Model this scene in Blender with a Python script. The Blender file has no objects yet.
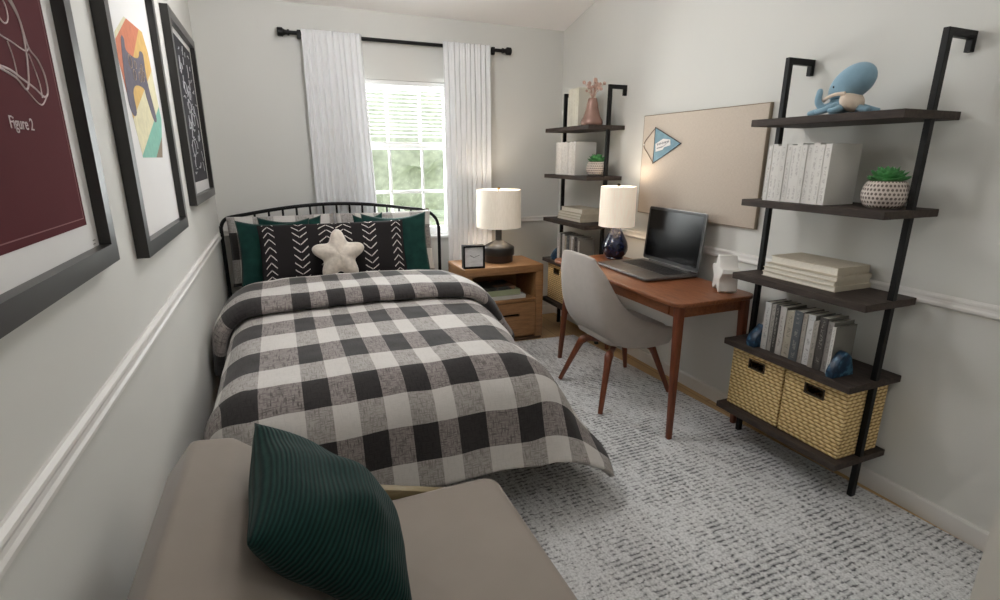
import bpy, bmesh, math, random
from mathutils import Vector, Matrix, noise as mnoise
random.seed(7)
C = bpy.context.scene.collection
SC = bpy.context.scene
PI = math.pi
W, L = 2.70, 4.116            # room width (x) and depth (y)
CAM = Vector((0.4087, 0.0, 1.4079))

# ------------------------------------------------------------------ colour and nodes
def lin(c):
    def f(v):
        v /= 255.0
        return v / 12.92 if v <= 0.04045 else ((v + 0.055) / 1.055) ** 2.4
    return (f(c[0]), f(c[1]), f(c[2]), 1.0)

class NT:
    """tiny helper for building node trees"""
    def __init__(s, name):
        s.m = bpy.data.materials.new(name)
        s.m.use_nodes = True
        s.t = s.m.node_tree
        s.b = s.t.nodes['Principled BSDF']
        s.out = s.t.nodes['Material Output']
    def n(s, typ, **kw):
        nd = s.t.nodes.new(typ)
        for k, v in kw.items():
            if k.startswith('i_'):
                nd.inputs[k[2:]].default_value = v
            else:
                setattr(nd, k, v)
        return nd
    def link(s, a, b):
        s.t.links.new(a, b)
    def math(s, op, a, b=None, c=None):
        nd = s.n('ShaderNodeMath', operation=op)
        for i, v in enumerate((a, b, c)):
            if v is None: continue
            if isinstance(v, (int, float)): nd.inputs[i].default_value = v
            else: s.link(v, nd.inputs[i])
        return nd.outputs[0]
    def mix(s, fac, a, b):
        nd = s.n('ShaderNodeMix', data_type='RGBA')
        for i, v in ((0, fac), (6, a), (7, b)):
            if isinstance(v, (int, float)): nd.inputs[i].default_value = v
            elif isinstance(v, tuple): nd.inputs[i].default_value = v
            else: s.link(v, nd.inputs[i])
        return nd.outputs[2]
    def ramp(s, fac, stops, interp='LINEAR'):
        nd = s.n('ShaderNodeValToRGB')
        nd.color_ramp.interpolation = interp
        el = nd.color_ramp.elements
        while len(el) < len(stops): el.new(0.5)
        for e, (p, c) in zip(el, stops):
            e.position = p; e.color = c
        s.link(fac, nd.inputs[0])
        return nd.outputs[0]
    def coord(s, kind='Object', scale=(1, 1, 1), rot=(0, 0, 0)):
        tc = s.n('ShaderNodeTexCoord')
        mp = s.n('ShaderNodeMapping')
        mp.inputs['Scale'].default_value = scale
        mp.inputs['Rotation'].default_value = rot
        s.link(tc.outputs[kind], mp.inputs['Vector'])
        return mp.outputs[0]
    def noise(s, vec, scale=5, detail=3, rough=0.5):
        nd = s.n('ShaderNodeTexNoise')
        nd.inputs['Scale'].default_value = scale
        nd.inputs['Detail'].default_value = detail
        nd.inputs['Roughness'].default_value = rough
        s.link(vec, nd.inputs['Vector'])
        return nd.outputs['Fac']
    def sep(s, vec):
        nd = s.n('ShaderNodeSeparateXYZ'); s.link(vec, nd.inputs[0])
        return nd.outputs[0], nd.outputs[1], nd.outputs[2]
    def comb(s, x, y, z=0.0):
        nd = s.n('ShaderNodeCombineXYZ')
        for i, v in enumerate((x, y, z)):
            if isinstance(v, (int, float)): nd.inputs[i].default_value = v
            else: s.link(v, nd.inputs[i])
        return nd.outputs[0]
    def base(s, v):
        if isinstance(v, tuple): s.b.inputs['Base Color'].default_value = v
        else: s.link(v, s.b.inputs['Base Color'])
    def bump(s, h, strength=0.3, dist=0.01):
        nd = s.n('ShaderNodeBump')
        nd.inputs['Strength'].default_value = strength
        nd.inputs['Distance'].default_value = dist
        s.link(h, nd.inputs['Height'])
        s.link(nd.outputs[0], s.b.inputs['Normal'])
    def set(s, rough=0.5, metal=0.0, spec=0.5, sheen=0.0):
        s.b.inputs['Roughness'].default_value = rough
        s.b.inputs['Metallic'].default_value = metal
        s.b.inputs['Specular IOR Level'].default_value = spec
        s.b.inputs['Sheen Weight'].default_value = sheen
        return s

MATS = {}
def plain(name, col, rough=0.5, metal=0.0, spec=0.5, var=0.06, nscale=6, bump=0.0, bscale=60, sheen=0.0):
    """a simple surface with slight procedural variation"""
    if name in MATS: return MATS[name]
    t = NT(name); t.set(rough, metal, spec, sheen)
    v = t.coord('Object')
    c = lin(col)
    lo = tuple(x * (1 - var) for x in c[:3]) + (1,)
    hi = tuple(min(1, x * (1 + var)) for x in c[:3]) + (1,)
    t.base(t.ramp(t.noise(v, nscale), [(0.3, lo), (0.7, hi)]))
    if bump: t.bump(t.noise(v, bscale, 4), bump, 0.004)
    MATS[name] = t.m
    return t.m

def wood(name, dark, light, scale=(1, 1, 1), rough=0.45, bump=0.05, freq=1.0):
    """grain runs along the axis with the smallest scale"""
    t = NT(name); t.set(rough)
    v = t.coord('Object', scale)
    n1 = t.noise(v, 9 * freq, 6, 0.62)
    n2 = t.noise(v, 40 * freq, 3, 0.6)
    f = t.math('ADD', t.math('MULTIPLY', n1, 0.75), t.math('MULTIPLY', n2, 0.25))
    t.base(t.ramp(f, [(0.3, lin(dark)), (0.7, lin(light))]))
    if bump: t.bump(f, bump, 0.003)
    return t.m

# ------------------------------------------------------------------ object helpers
def finish(me, smooth=True, ang=40):
    bm = bmesh.new(); bm.from_mesh(me)
    bmesh.ops.recalc_face_normals(bm, faces=bm.faces)
    for f in bm.faces: f.smooth = smooth
    if smooth:
        for e in bm.edges:
            if len(e.link_faces) == 2 and e.calc_face_angle(0) > math.radians(ang): e.smooth = False
    bm.to_mesh(me); bm.free()

def obj(name, bm, mat, parent=None, smooth=True, ang=40, recalc=True):
    """link a bmesh (built in world coordinates) as ONE object; origin at its base, or at the parent's origin"""
    if parent is None:
        lo = Vector((min(v.co.x for v in bm.verts), min(v.co.y for v in bm.verts), min(v.co.z for v in bm.verts)))
        hi = Vector((max(v.co.x for v in bm.verts), max(v.co.y for v in bm.verts), max(v.co.z for v in bm.verts)))
        org = Vector(((lo.x + hi.x) / 2, (lo.y + hi.y) / 2, lo.z))
    else:
        org = Vector(parent['_org'])
    for v in bm.verts: v.co -= org
    me = bpy.data.meshes.new(name); bm.to_mesh(me); bm.free()
    if recalc: finish(me, smooth, ang)
    o = bpy.data.objects.new(name, me)
    o['_org'] = tuple(org)
    C.objects.link(o)
    for m in (mat if isinstance(mat, (list, tuple)) else [mat]): me.materials.append(m)
    if parent is None: o.location = org
    else: o.parent = parent
    return o

def thing(name, label, cat, loc, group=None):
    o = bpy.data.objects.new(name, None); C.objects.link(o)
    o.empty_display_size = 0.05
    o.location = loc; o['_org'] = tuple(loc)
    return tag(o, label, cat, group)

def tag(o, label, cat, group=None, kind=None):
    o['label'] = label; o['category'] = cat
    if group: o['group'] = group
    if kind: o['kind'] = kind
    return o

def struct(name, bm, mat, parent=None, label=None, **kw):
    o = obj(name, bm, mat, parent, **kw)
    if parent is None: o['kind'] = 'structure'
    if label: o['label'] = label
    return o

def B(): return bmesh.new()

def box(bm, x0, y0, z0, x1, y1, z1, bev=0.0, seg=2):
    x0, x1 = min(x0, x1), max(x0, x1); y0, y1 = min(y0, y1), max(y0, y1); z0, z1 = min(z0, z1), max(z0, z1)
    r = bmesh.ops.create_cube(bm, size=1.0)
    for v in r['verts']:
        v.co = Vector(((x0 + x1) / 2 + v.co.x * (x1 - x0), (y0 + y1) / 2 + v.co.y * (y1 - y0), (z0 + z1) / 2 + v.co.z * (z1 - z0)))
    if bev > 0:
        es = list({e for v in r['verts'] for e in v.link_edges})
        bmesh.ops.bevel(bm, geom=es, offset=bev, segments=seg, profile=0.5, affect='EDGES')
    return bm

def obox(bm, cen, ax, ay, az, bev=0.0):
    """box from a centre and three half-axis vectors"""
    r = bmesh.ops.create_cube(bm, size=2.0)
    cen, ax, ay, az = map(Vector, (cen, ax, ay, az))
    for v in r['verts']: v.co = cen + ax * v.co.x + ay * v.co.y + az * v.co.z
    if bev > 0:
        es = list({e for v in r['verts'] for e in v.link_edges})
        bmesh.ops.bevel(bm, geom=es, offset=bev, segments=2, profile=0.5, affect='EDGES')
    return bm

def prism(bm, pts, axis, a0, a1, bev=0.0):
    """extrude a 2D polygon along axis ('x': pts=(y,z), 'y': pts=(x,z), 'z': pts=(x,y))"""
    def mk(p, a):
        if axis == 'x': return (a, p[0], p[1])
        if axis == 'y': return (p[0], a, p[1])
        return (p[0], p[1], a)
    v0 = [bm.verts.new(mk(p, a0)) for p in pts]
    v1 = [bm.verts.new(mk(p, a1)) for p in pts]
    n = len(pts)
    fs = [bm.faces.new(v0[::-1]), bm.faces.new(v1)]
    for i in range(n): bm.faces.new((v0[i], v0[(i + 1) % n], v1[(i + 1) % n], v1[i]))
    if bev > 0:
        bmesh.ops.recalc_face_normals(bm, faces=bm.faces)
        es = [e for f in fs for e in f.edges]
        bmesh.ops.bevel(bm, geom=es, offset=bev, segments=2, profile=0.5, affect='EDGES')
    return bm

def lathe(bm, prof, cx, cy, seg=32, cap=True):
    rings = []
    for r, z in prof:
        rings.append([bm.verts.new((cx + r * math.cos(2 * PI * k / seg), cy + r * math.sin(2 * PI * k / seg), z)) for k in range(seg)])
    for a, b in zip(rings, rings[1:]):
        for k in range(seg): bm.faces.new((a[k], a[(k + 1) % seg], b[(k + 1) % seg], b[k]))
    if cap:
        bm.faces.new(rings[0][::-1]); bm.faces.new(rings[-1])
    return bm

def tube(bm, pts, r, seg=8, closed=False, cap=True):
    pts = [Vector(p) for p in pts]; n = len(pts)
    rs = r if isinstance(r, (list, tuple)) else [r] * n
    rings = []; up = None
    for i, p in enumerate(pts):
        if closed: d = pts[(i + 1) % n] - pts[i - 1]
        else: d = pts[min(i + 1, n - 1)] - pts[max(i - 1, 0)]
        d.normalize()
        if up is None:
            up = Vector((0, 0, 1)) if abs(d.z) < 0.9 else Vector((1, 0, 0))
        s = d.cross(up)
        if s.length < 1e-6: s = d.cross(Vector((0, 1, 0)))
        s.normalize(); up = s.cross(d).normalized()
        rings.append([bm.verts.new(p + (s * math.cos(2 * PI * k / seg) + up * math.sin(2 * PI * k / seg)) * rs[i]) for k in range(seg)])
    m = n if closed else n - 1
    for i in range(m):
        a, b = rings[i], rings[(i + 1) % n]
        for k in range(seg): bm.faces.new((a[k], a[(k + 1) % seg], b[(k + 1) % seg], b[k]))
    if cap and not closed:
        bm.faces.new(rings[0][::-1]); bm.faces.new(rings[-1])
    return bm

def rrect(x0, y0, x1, y1, r, n=5):
    out = []
    for cx, cy, a0 in ((x1 - r, y1 - r, 0), (x0 + r, y1 - r, 90), (x0 + r, y0 + r, 180), (x1 - r, y0 + r, 270)):
        for k in range(n + 1):
            a = math.radians(a0 + 90 * k / n)
            out.append((cx + r * math.cos(a), cy + r * math.sin(a)))
    return out

def bez(pts, n=6, closed=False):
    """Catmull-Rom through the points"""
    P = [Vector(p) for p in pts]; N = len(P); out = []
    rng = range(N) if closed else range(N - 1)
    for i in rng:
        if closed: p0, p1, p2, p3 = P[i - 1], P[i], P[(i + 1) % N], P[(i + 2) % N]
        else: p0, p1, p2, p3 = P[max(i - 1, 0)], P[i], P[i + 1], P[min(i + 2, N - 1)]
        for k in range(n):
            t = k / n
            out.append(0.5 * ((2 * p1) + (p2 - p0) * t + (2 * p0 - 5 * p1 + 4 * p2 - p3) * t * t + (3 * p1 - p0 - 3 * p2 + p3) * t ** 3))
    if not closed: out.append(P[-1])
    return out

def pillow_bm(cen, eu, ev, thick, pinch=0.06, nu=22, nv=22, bulge=0.5, wob=0.0, seed=0, sag=0.0):
    """stuffed pillow; eu, ev = half vectors of its width and height; UV 0..1 on both faces"""
    bm = B(); uvl = bm.loops.layers.uv.new('UVMap')
    cen, eu, ev = map(Vector, (cen, eu, ev))
    nrm = eu.cross(ev).normalized()
    def pos(i, j, side):
        u = -1 + 2 * i / nu; v = -1 + 2 * j / nv
        uu = math.sin(u * PI / 2) * 0.35 + u * 0.65; vv = math.sin(v * PI / 2) * 0.35 + v * 0.65
        u, v = uu, vv
        x = u * (1 - pinch * (1 - v * v)); y = v * (1 - pinch * (1 - u * u)) - sag * (1 - u * u) * max(0, v)
        h = thick * (max(0, (1 - u * u)) * max(0, (1 - v * v))) ** bulge
        p = cen + eu * x + ev * y
        if wob:
            q = p * 9 + Vector((seed * 3.1, seed, 0))
            h *= 1 + wob * mnoise.noise(q)
            edge = max(abs(u), abs(v))
            p += nrm * wob * 0.03 * mnoise.noise(q * 0.6) * edge
        return p + nrm * h * side
    grid = {}
    for side in (1, -1):
        for i in range(nu + 1):
            for j in range(nv + 1):
                border = i in (0, nu) or j in (0, nv)
                if side == -1 and border: grid[(side, i, j)] = grid[(1, i, j)]
                else: grid[(side, i, j)] = bm.verts.new(pos(i, j, side))
        for i in range(nu):
            for j in range(nv):
                q = [(i, j), (i + 1, j), (i + 1, j + 1), (i, j + 1)]
                if side == -1: q = q[::-1]
                f = bm.faces.new([grid[(side, a, b)] for a, b in q])
                for lp, (a, b) in zip(f.loops, q): lp[uvl].uv = (a / nu, b / nv)
    return bm

ORD = ['first', 'second', 'third', 'fourth', 'fifth', 'sixth', 'seventh', 'eighth', 'ninth', 'tenth', 'eleventh', 'twelfth', 'thirteenth']

# ------------------------------------------------------------------ materials
def wall_mat():
    t = NT('painted_wall'); t.set(0.85, 0, 0.25)
    v = t.coord('Object')
    t.base(t.ramp(t.noise(v, 1.5), [(0.3, lin((212, 211, 206))), (0.7, lin((215, 214, 209)))]))
    t.bump(t.noise(v, 220, 3), 0.08, 0.002)
    return t.m
M_wall = wall_mat()
M_ceil = plain('painted_ceiling', (249, 245, 242), 0.9, var=0.005, bump=0.1, bscale=150)
M_trim = plain('white_trim', (222, 219, 215), 0.45, var=0.015)
M_black = plain('black_metal', (10, 9, 9), 0.5, 0.0, 0.3, var=0.1)
M_blackframe = plain('black_frame_wood', (38, 36, 34), 0.30, var=0.1)
M_white = plain('white_vinyl', (240, 240, 238), 0.4, var=0.01)

def floor_mat():
    t = NT('oak_plank_floor'); t.set(0.4)
    v = t.coord('Object')
    br = t.n('ShaderNodeTexBrick')
    br.offset = 0.37; br.inputs['Scale'].default_value = 1.0
    br.inputs['Brick Width'].default_value = 1.2; br.inputs['Row Height'].default_value = 0.13
    br.inputs['Mortar Size'].default_value = 0.002
    br.inputs['Color1'].default_value = lin((205, 172, 122)); br.inputs['Color2'].default_value = lin((190, 155, 105))
    br.inputs['Mortar'].default_value = lin((120, 92, 60))
    rot = t.coord('Object', (1, 1, 1), (0, 0, PI / 2))
    t.link(rot, br.inputs['Vector'])
    g = t.noise(t.coord('Object', (14, 1.2, 1)), 6, 5)
    t.base(t.mix(t.math('MULTIPLY', g, 0.5), br.outputs[0], lin((150, 110, 66))))
    return t.m
M_floor = floor_mat()

def rug_mat():
    t = NT('grey_loop_rug'); t.set(0.95, 0, 0.1, 0.2)
    v = t.coord('Object')
    x, y, z = t.sep(v)
    wob = t.math('MULTIPLY', t.math('SUBTRACT', t.noise(v, 14, 3), 0.5), 0.016)
    yy = t.math('ADD', y, wob)
    row = t.math('MULTIPLY', yy, 1 / 0.024)
    rid = t.math('FLOOR', row)
    fr = t.math('FRACT', row)
    gap = t.math('ABSOLUTE', t.math('SUBTRACT', t.math('MULTIPLY', fr, 2.0), 1.0))      # 1 at the row borders
    gp = t.math('POWER', gap, 1.6)
    big = t.noise(v, 2.6, 3)
    d1 = t.noise(t.comb(t.math('MULTIPLY', x, 50.0), t.math('MULTIPLY', rid, 3.7), 0.0), 1.0, 2, 0.55)
    d1 = t.math('ADD', d1, t.math('MULTIPLY', t.math('SUBTRACT', big, 0.5), 0.45))
    dash = t.ramp(d1, [(0.44, (0, 0, 0, 1)), (0.64, (1, 1, 1, 1))])
    d2 = t.noise(t.comb(t.math('MULTIPLY', x, 110.0), t.math('MULTIPLY', yy, 110.0), 2.0), 1.0, 3, 0.65)
    dk2 = t.ramp(d2, [(0.45, (0, 0, 0, 1)), (0.75, (1, 1, 1, 1))])
    fac = t.math('ADD', t.math('MULTIPLY', dash, t.math('MULTIPLY', gp, 0.95)), t.math('MULTIPLY', dk2, 0.55))
    fac = t.math('ADD', fac, t.math('MULTIPLY', dash, 0.10))
    t.base(t.mix(t.math('MINIMUM', fac, 1.0), lin((218, 218, 218)), lin((64, 64, 67))))
    h = t.math('ADD', t.math('MULTIPLY', t.math('SUBTRACT', 1.0, gp), 0.5), t.math('MULTIPLY', d2, 0.6))
    t.bump(h, 0.35, 0.005)
    return t.m
M_rug = rug_mat()

def plaid_mat(name='buffalo_plaid'):
    t = NT(name); t.set(0.9, 0, 0.15, 0.15)
    tc = t.n('ShaderNodeTexCoord')
    u, v, _ = t.sep(tc.outputs['UV'])
    du = t.math('LESS_THAN', t.math('FLOORED_MODULO', u, 2.0), 1.0)    # 1 in a dark column
    dv = t.math('LESS_THAN', t.math('FLOORED_MODULO', v, 2.0), 1.0)    # 1 in a dark row
    th1 = t.noise(t.comb(t.math('MULTIPLY', u, 3.0), t.math('MULTIPLY', v, 34.0)), 1.0, 2, 0.6)
    th2 = t.noise(t.comb(t.math('MULTIPLY', u, 19.0), t.math('MULTIPLY', v, 4.0), 5.0), 1.0, 2, 0.6)
    th = t.math('MAXIMUM', th1, th2)
    thr = t.ramp(th, [(0.48, (0, 0, 0, 1)), (0.68, (1, 1, 1, 1))])
    g_dark = t.mix(thr, lin((150, 142, 139)), lin((92, 86, 85)))      # light column crossing a dark row
    g_light = t.mix(thr, lin((172, 167, 163)), lin((130, 124, 121)))   # dark column crossing a light row
    black = t.mix(thr, lin((58, 55, 55)), lin((46, 44, 44)))
    white = t.mix(t.math('MULTIPLY', thr, 0.35), lin((205, 201, 197)), lin((180, 176, 172)))
    dark_row = t.mix(du, g_dark, black)
    light_row = t.mix(du, white, g_light)
    t.base(t.mix(dv, light_row, dark_row))
    t.bump(th, 0.15, 0.002)
    return t.m
M_plaid = plaid_mat()

def velvet():
    t = NT('dark_green_velvet'); t.set(0.8, 0, 0.12, 0.1)
    v = t.coord('Object')
    t.base(t.ramp(t.noise(v, 14, 3), [(0.3, lin((20, 50, 46))), (0.7, lin((30, 68, 62)))]))
    t.bump(t.noise(v, 25, 3), 0.15, 0.004)
    return t.m
M_green = velvet()

def ribbed():
    t = NT('ribbed_green_velvet'); t.set(0.8, 0, 0.12, 0.06)
    tc = t.n('ShaderNodeTexCoord')
    u, v, _ = t.sep(tc.outputs['UV'])
    n = t.noise(tc.outputs['UV'], 5, 2)
    s = t.math('SINE', t.math('ADD', t.math('MULTIPLY', v, 2 * PI * 42), t.math('MULTIPLY', n, 3.0)))
    dash = t.noise(t.comb(t.math('MULTIPLY', v, 42.0), t.math('MULTIPLY', u, 14.0)), 1.0, 3, 0.6)
    h = t.math('ADD', t.math('MULTIPLY', s, 0.5), t.math('MULTIPLY', dash, 0.6))
    t.base(t.ramp(h, [(0.0, lin((8, 34, 31))), (0.95, lin((26, 60, 55)))]))
    t.bump(h, 0.6, 0.003)
    return t.m
M_ribbed = ribbed()

def chevron_mat():
    t = NT('black_chevron_cotton'); t.set(0.9, 0, 0.15)
    tc = t.n('ShaderNodeTexCoord')
    u, v, _ = t.sep(tc.outputs['UV'])
    wob = t.math('MULTIPLY', t.math('SUBTRACT', t.noise(tc.outputs['UV'], 25, 2), 0.5), 0.02)
    total = None
    for cu, sgn in ((0.085, 1), (0.295, -1), (0.452, 1), (0.552, 1), (0.71, -1), (0.925, 1)):
        a = t.math('ABSOLUTE', t.math('SUBTRACT', u, cu))
        inside = t.math('LESS_THAN', a, 0.045)
        ph = t.math('FRACT', t.math('ADD', t.math('MULTIPLY', t.math('ADD', v, wob), 8.5), t.math('MULTIPLY', a, 17.0 * sgn)))
        on = t.math('MULTIPLY', inside, t.math('LESS_THAN', ph, 0.17))
        core = t.math('GREATER_THAN', a, 0.002)
        on = t.math('MULTIPLY', on, core)
        total = on if total is None else t.math('MAXIMUM', total, on)
    t.base(t.mix(total, lin((40, 37, 38)), lin((214, 208, 202))))
    t.bump(t.noise(tc.outputs['UV'], 90, 2), 0.2, 0.003)
    return t.m
M_chev = chevron_mat()

M_fur = plain('cream_plush_fur', (214, 204, 192), 0.95, 0, 0.1, 0.12, 40, 0.6, 90, 0.4)
M_sofa = plain('taupe_upholstery', (140, 130, 121), 0.9, 0, 0.2, 0.03, 10, 0.1, 500, 0.2)
M_chair = plain('grey_chair_fabric', (176, 168, 161), 0.92, 0, 0.2, 0.03, 20, 0.12, 500, 0.15)
M_walnut = wood('walnut_wood', (104, 60, 36), (158, 98, 62), (9, 1, 9), 0.38)
M_walnut_leg = wood('walnut_leg_wood', (86, 42, 24), (132, 70, 42), (9, 9, 1), 0.4)
M_oak = wood('honey_oak', (122, 86, 54), (164, 122, 80), (1, 9, 9), 0.5)
M_oak_pale = wood('pale_frame_wood', (118, 104, 74), (142, 126, 94), (1, 9, 9), 0.5)
M_shelf = wood('dark_brown_shelf_wood', (46, 39, 36), (78, 68, 62), (7, 1, 7), 0.6)
M_shelf.node_tree.nodes['Principled BSDF'].inputs['Specular IOR Level'].default_value = 0.2

def weave():
    t = NT('woven_seagrass'); t.set(0.75, 0, 0.25)
    v = t.coord('Object')
    x, y, z = t.sep(v)
    u = t.math('ADD', x, y)
    row = t.math('MULTIPLY', z, 1 / 0.0165)
    rid = t.math('FLOOR', row); fr = t.math('FRACT', row)
    arch = t.math('SINE', t.math('MULTIPLY', fr, PI))
    par = t.math('SUBTRACT', t.math('MULTIPLY', t.math('FLOORED_MODULO', rid, 2.0), 2.0), 1.0)
    nz = t.math('MULTIPLY', t.noise(v, 45, 2), 4.5)
    ph = t.math('ADD', t.math('ADD', t.math('MULTIPLY', u, 2 * PI / 0.030), t.math('MULTIPLY', t.math('MULTIPLY', fr, par), 2.6)), t.math('ADD', nz, t.math('MULTIPLY', rid, 1.7)))
    st = t.math('MULTIPLY_ADD', t.math('SINE', ph), 0.5, 0.5)
    h = t.math('MULTIPLY', arch, t.math('MULTIPLY_ADD', st, 0.7, 0.3))
    t.base(t.ramp(h, [(0.03, lin((108, 80, 44))), (0.25, lin((212, 178, 120))), (0.75, lin((246, 220, 166)))]))
    t.bump(h, 0.8, 0.007)
    return t.m
M_weave = weave()
M_handle_dark = plain('dark_handle_cord', (58, 42, 26), 0.8)

def linen():
    t = NT('tan_linen'); t.set(0.95, 0, 0.1)
    v = t.coord('Object')
    a = t.noise(t.coord('Object', (1, 200, 30)), 2, 2); b = t.noise(t.coord('Object', (1, 30, 200)), 2, 2)
    f = t.math('MULTIPLY_ADD', t.math('ADD', a, b), 0.5, 0.0)
    t.base(t.ramp(f, [(0.3, lin((194, 181, 167))), (0.7, lin((209, 197, 183)))]))
    t.bump(f, 0.15, 0.002)
    return t.m
M_linen = linen()

def curtain_mat():
    t = NT('white_curtain_cloth'); t.set(0.9, 0, 0.1)
    v = t.coord('Object')
    t.base(t.ramp(t.noise(t.coord('Object', (60, 60, 6)), 3, 2), [(0.3, lin((243, 243, 244))), (0.7, lin((248, 248, 249)))]))
    tr = t.n('ShaderNodeBsdfTranslucent'); tr.inputs[0].default_value = lin((228, 228, 228))
    mx = t.n('ShaderNodeMixShader'); mx.inputs[0].default_value = 0.14
    t.link(t.b.outputs[0], mx.inputs[1]); t.link(tr.outputs[0], mx.inputs[2])
    t.link(mx.outputs[0], t.out.inputs[0])
    return t.m
M_curtain = curtain_mat()

def glass_mat():
    t = NT('window_glass')
    g = t.n('ShaderNodeBsdfGlossy'); g.inputs['Roughness'].default_value = 0.02
    tr = t.n('ShaderNodeBsdfTransparent'); tr.inputs[0].default_value = (0.97, 0.98, 0.97, 1)
    fr = t.n('ShaderNodeFresnel'); fr.inputs[0].default_value = 1.3
    nz = t.noise(t.coord('Object'), 3)
    mx = t.n('ShaderNodeMixShader'); t.link(fr.outputs[0], mx.inputs[0])
    t.link(tr.outputs[0], mx.inputs[1]); t.link(g.outputs[0], mx.inputs[2]); t.link(mx.outputs[0], t.out.inputs[0])
    return t.m
M_glass = glass_mat()

def shade_mat(name, col, emit):
    t = NT(name); t.set(0.9, 0, 0.1)
    v = t.coord('Object', (1, 1, 0.15))
    t.base(t.ramp(t.noise(v, 120, 2), [(0.3, lin((232, 222, 206))), (0.7, lin((240, 231, 216)))]))
    t.b.inputs['Emission Color'].default_value = lin(col)
    t.b.inputs['Emission Strength'].default_value = emit
    return t.m
M_shade1 = shade_mat('ivory_lampshade', (255, 240, 222), 0.10)
M_shade2 = shade_mat('warm_white_lampshade', (255, 236, 214), 0.24)

def book_mat(name, col, marks=(60, 58, 58), amount=0.6, pal=None):
    """cover cloth with small illegible print along the spine (the face towards the room)"""
    t = NT(name); t.set(0.6, 0, 0.3)
    tc = t.n('ShaderNodeTexCoord')
    gx, gy, gz = t.sep(tc.outputs['Generated'])
    oi = t.n('ShaderNodeObjectInfo')
    rnd = oi.outputs['Random']
    c1 = lin(col); c2 = tuple(x * 0.86 for x in c1[:3]) + (1,)
    cv = t.mix(rnd, c1, c2)
    if pal: cv = t.mix(t.math('LESS_THAN', gx, 0.02), lin(pal), cv)
    spine = t.math('LESS_THAN', gx, 0.02)
    mid = t.math('LESS_THAN', t.math('ABSOLUTE', t.math('SUBTRACT', gy, 0.5)), 0.2)
    zz = t.math('ADD', t.math('MULTIPLY', gz, 46.0), t.math('MULTIPLY', rnd, 91.0))
    n = t.noise(t.comb(zz, t.math('MULTIPLY', gy, 4.0), rnd), 1.0, 2)
    word = t.noise(t.comb(t.math('ADD', t.math('MULTIPLY', gz, 5.0), t.math('MULTIPLY', rnd, 37.0)), 0.0, 0.0), 1.0, 1)
    on = t.math('MULTIPLY', t.math('GREATER_THAN', n, 0.5), t.math('GREATER_THAN', word, 0.46))
    band = t.math('MULTIPLY', t.math('GREATER_THAN', gz, 0.06), t.math('LESS_THAN', gz, 0.95))
    on = t.math('MULTIPLY', t.math('MULTIPLY', on, band), t.math('MULTIPLY', spine, mid))
    t.base(t.mix(t.math('MULTIPLY', on, amount), cv, lin(marks)))
    return t.m
M_pages = plain('paper_pages', (226, 220, 208), 0.9, var=0.04, nscale=120)
M_ceramic = plain('white_ceramic', (228, 225, 220), 0.35, var=0.02)
M_lampblack = plain('matte_black_ceramic', (44, 42, 40), 0.38, 0.2, 0.5, 0.1)
M_lampbrown = wood('dark_brown_lamp_base', (38, 24, 18), (62, 40, 30), (6, 6, 1), 0.45)
M_navy = plain('glossy_navy_glaze', (22, 28, 52), 0.12, 0, 0.6, 0.35, 30)
M_laptop = plain('dark_grey_aluminium', (108, 104, 102), 0.35, 0.7, 0.5, 0.03)
M_key = plain('black_keys', (22, 22, 23), 0.5)
M_screen = plain('dark_glossy_screen', (8, 8, 9), 0.2, 0, 0.12, 0.02)
M_blue = plain('blue_plush', (136, 168, 186), 0.92, 0, 0.15, 0.06, 30, 0.25, 200, 0.3)
M_cream = plain('cream_plush', (226, 208, 190), 0.92, 0, 0.15, 0.04, 30, 0.2, 200)
M_creambook = plain('cream_cloth_cover', (198, 188, 170), 0.8, 0, 0.2, 0.03, 30, 0.1, 300)
def agate():
    t = NT('blue_agate'); t.set(0.35, 0, 0.4)
    v = t.coord('Object')
    d = t.noise(v, 14, 3)
    s = t.math('SINE', t.math('MULTIPLY', d, 26.0))
    t.base(t.ramp(t.math('MULTIPLY_ADD', s, 0.5, 0.5), [(0.0, lin((20, 42, 64))), (0.7, lin((36, 70, 98))), (1.0, lin((74, 116, 140)))]))
    return t.m
M_agate = agate()
def potmat():
    t = NT('dotted_white_pot'); t.set(0.8)
    v = t.coord('Object')
    x, y, z = t.sep(v)
    ang = t.math('ARCTAN2', y, x)
    row = t.math('MULTIPLY', z, 1 / 0.0155)
    rid = t.math('FLOOR', row)
    a = t.math('ADD', t.math('MULTIPLY', ang, 34 / (2 * PI)), t.math('MULTIPLY', t.math('FLOORED_MODULO', rid, 2.0), 0.5))
    fa = t.math('SUBTRACT', t.math('FRACT', a), 0.5); fz = t.math('SUBTRACT', t.math('FRACT', row), 0.5)
    d = t.math('SQRT', t.math('ADD', t.math('MULTIPLY', fa, fa), t.math('MULTIPLY', fz, fz)))
    dot = t.math('LESS_THAN', d, 0.33)
    t.base(t.mix(dot, lin((206, 194, 184)), lin((112, 100, 94))))
    t.bump(t.math('SUBTRACT', 1.0, dot), 0.5, 0.003)
    return t.m
M_pot = potmat()
M_leaf = plain('succulent_green', (84, 150, 88), 0.5, 0, 0.4, 0.35, 30)
M_copper = plain('rose_copper_glaze', (150, 118, 106), 0.22, 0.3, 0.5, 0.15, 12)
M_dried = plain('dried_flower_pink', (190, 158, 144), 0.9, var=0.2, nscale=40)

# ------------------------------------------------------------------ the room
def zc(y): return 2.405 + 0.242 * (L - y)          # vaulted ceiling
YF = -0.75
# floor
bm = B(); box(bm, -0.1, YF - 0.1, -0.1, W + 0.1, L + 0.12, 0.0)
struct('floor', bm, M_floor, smooth=False)
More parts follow.
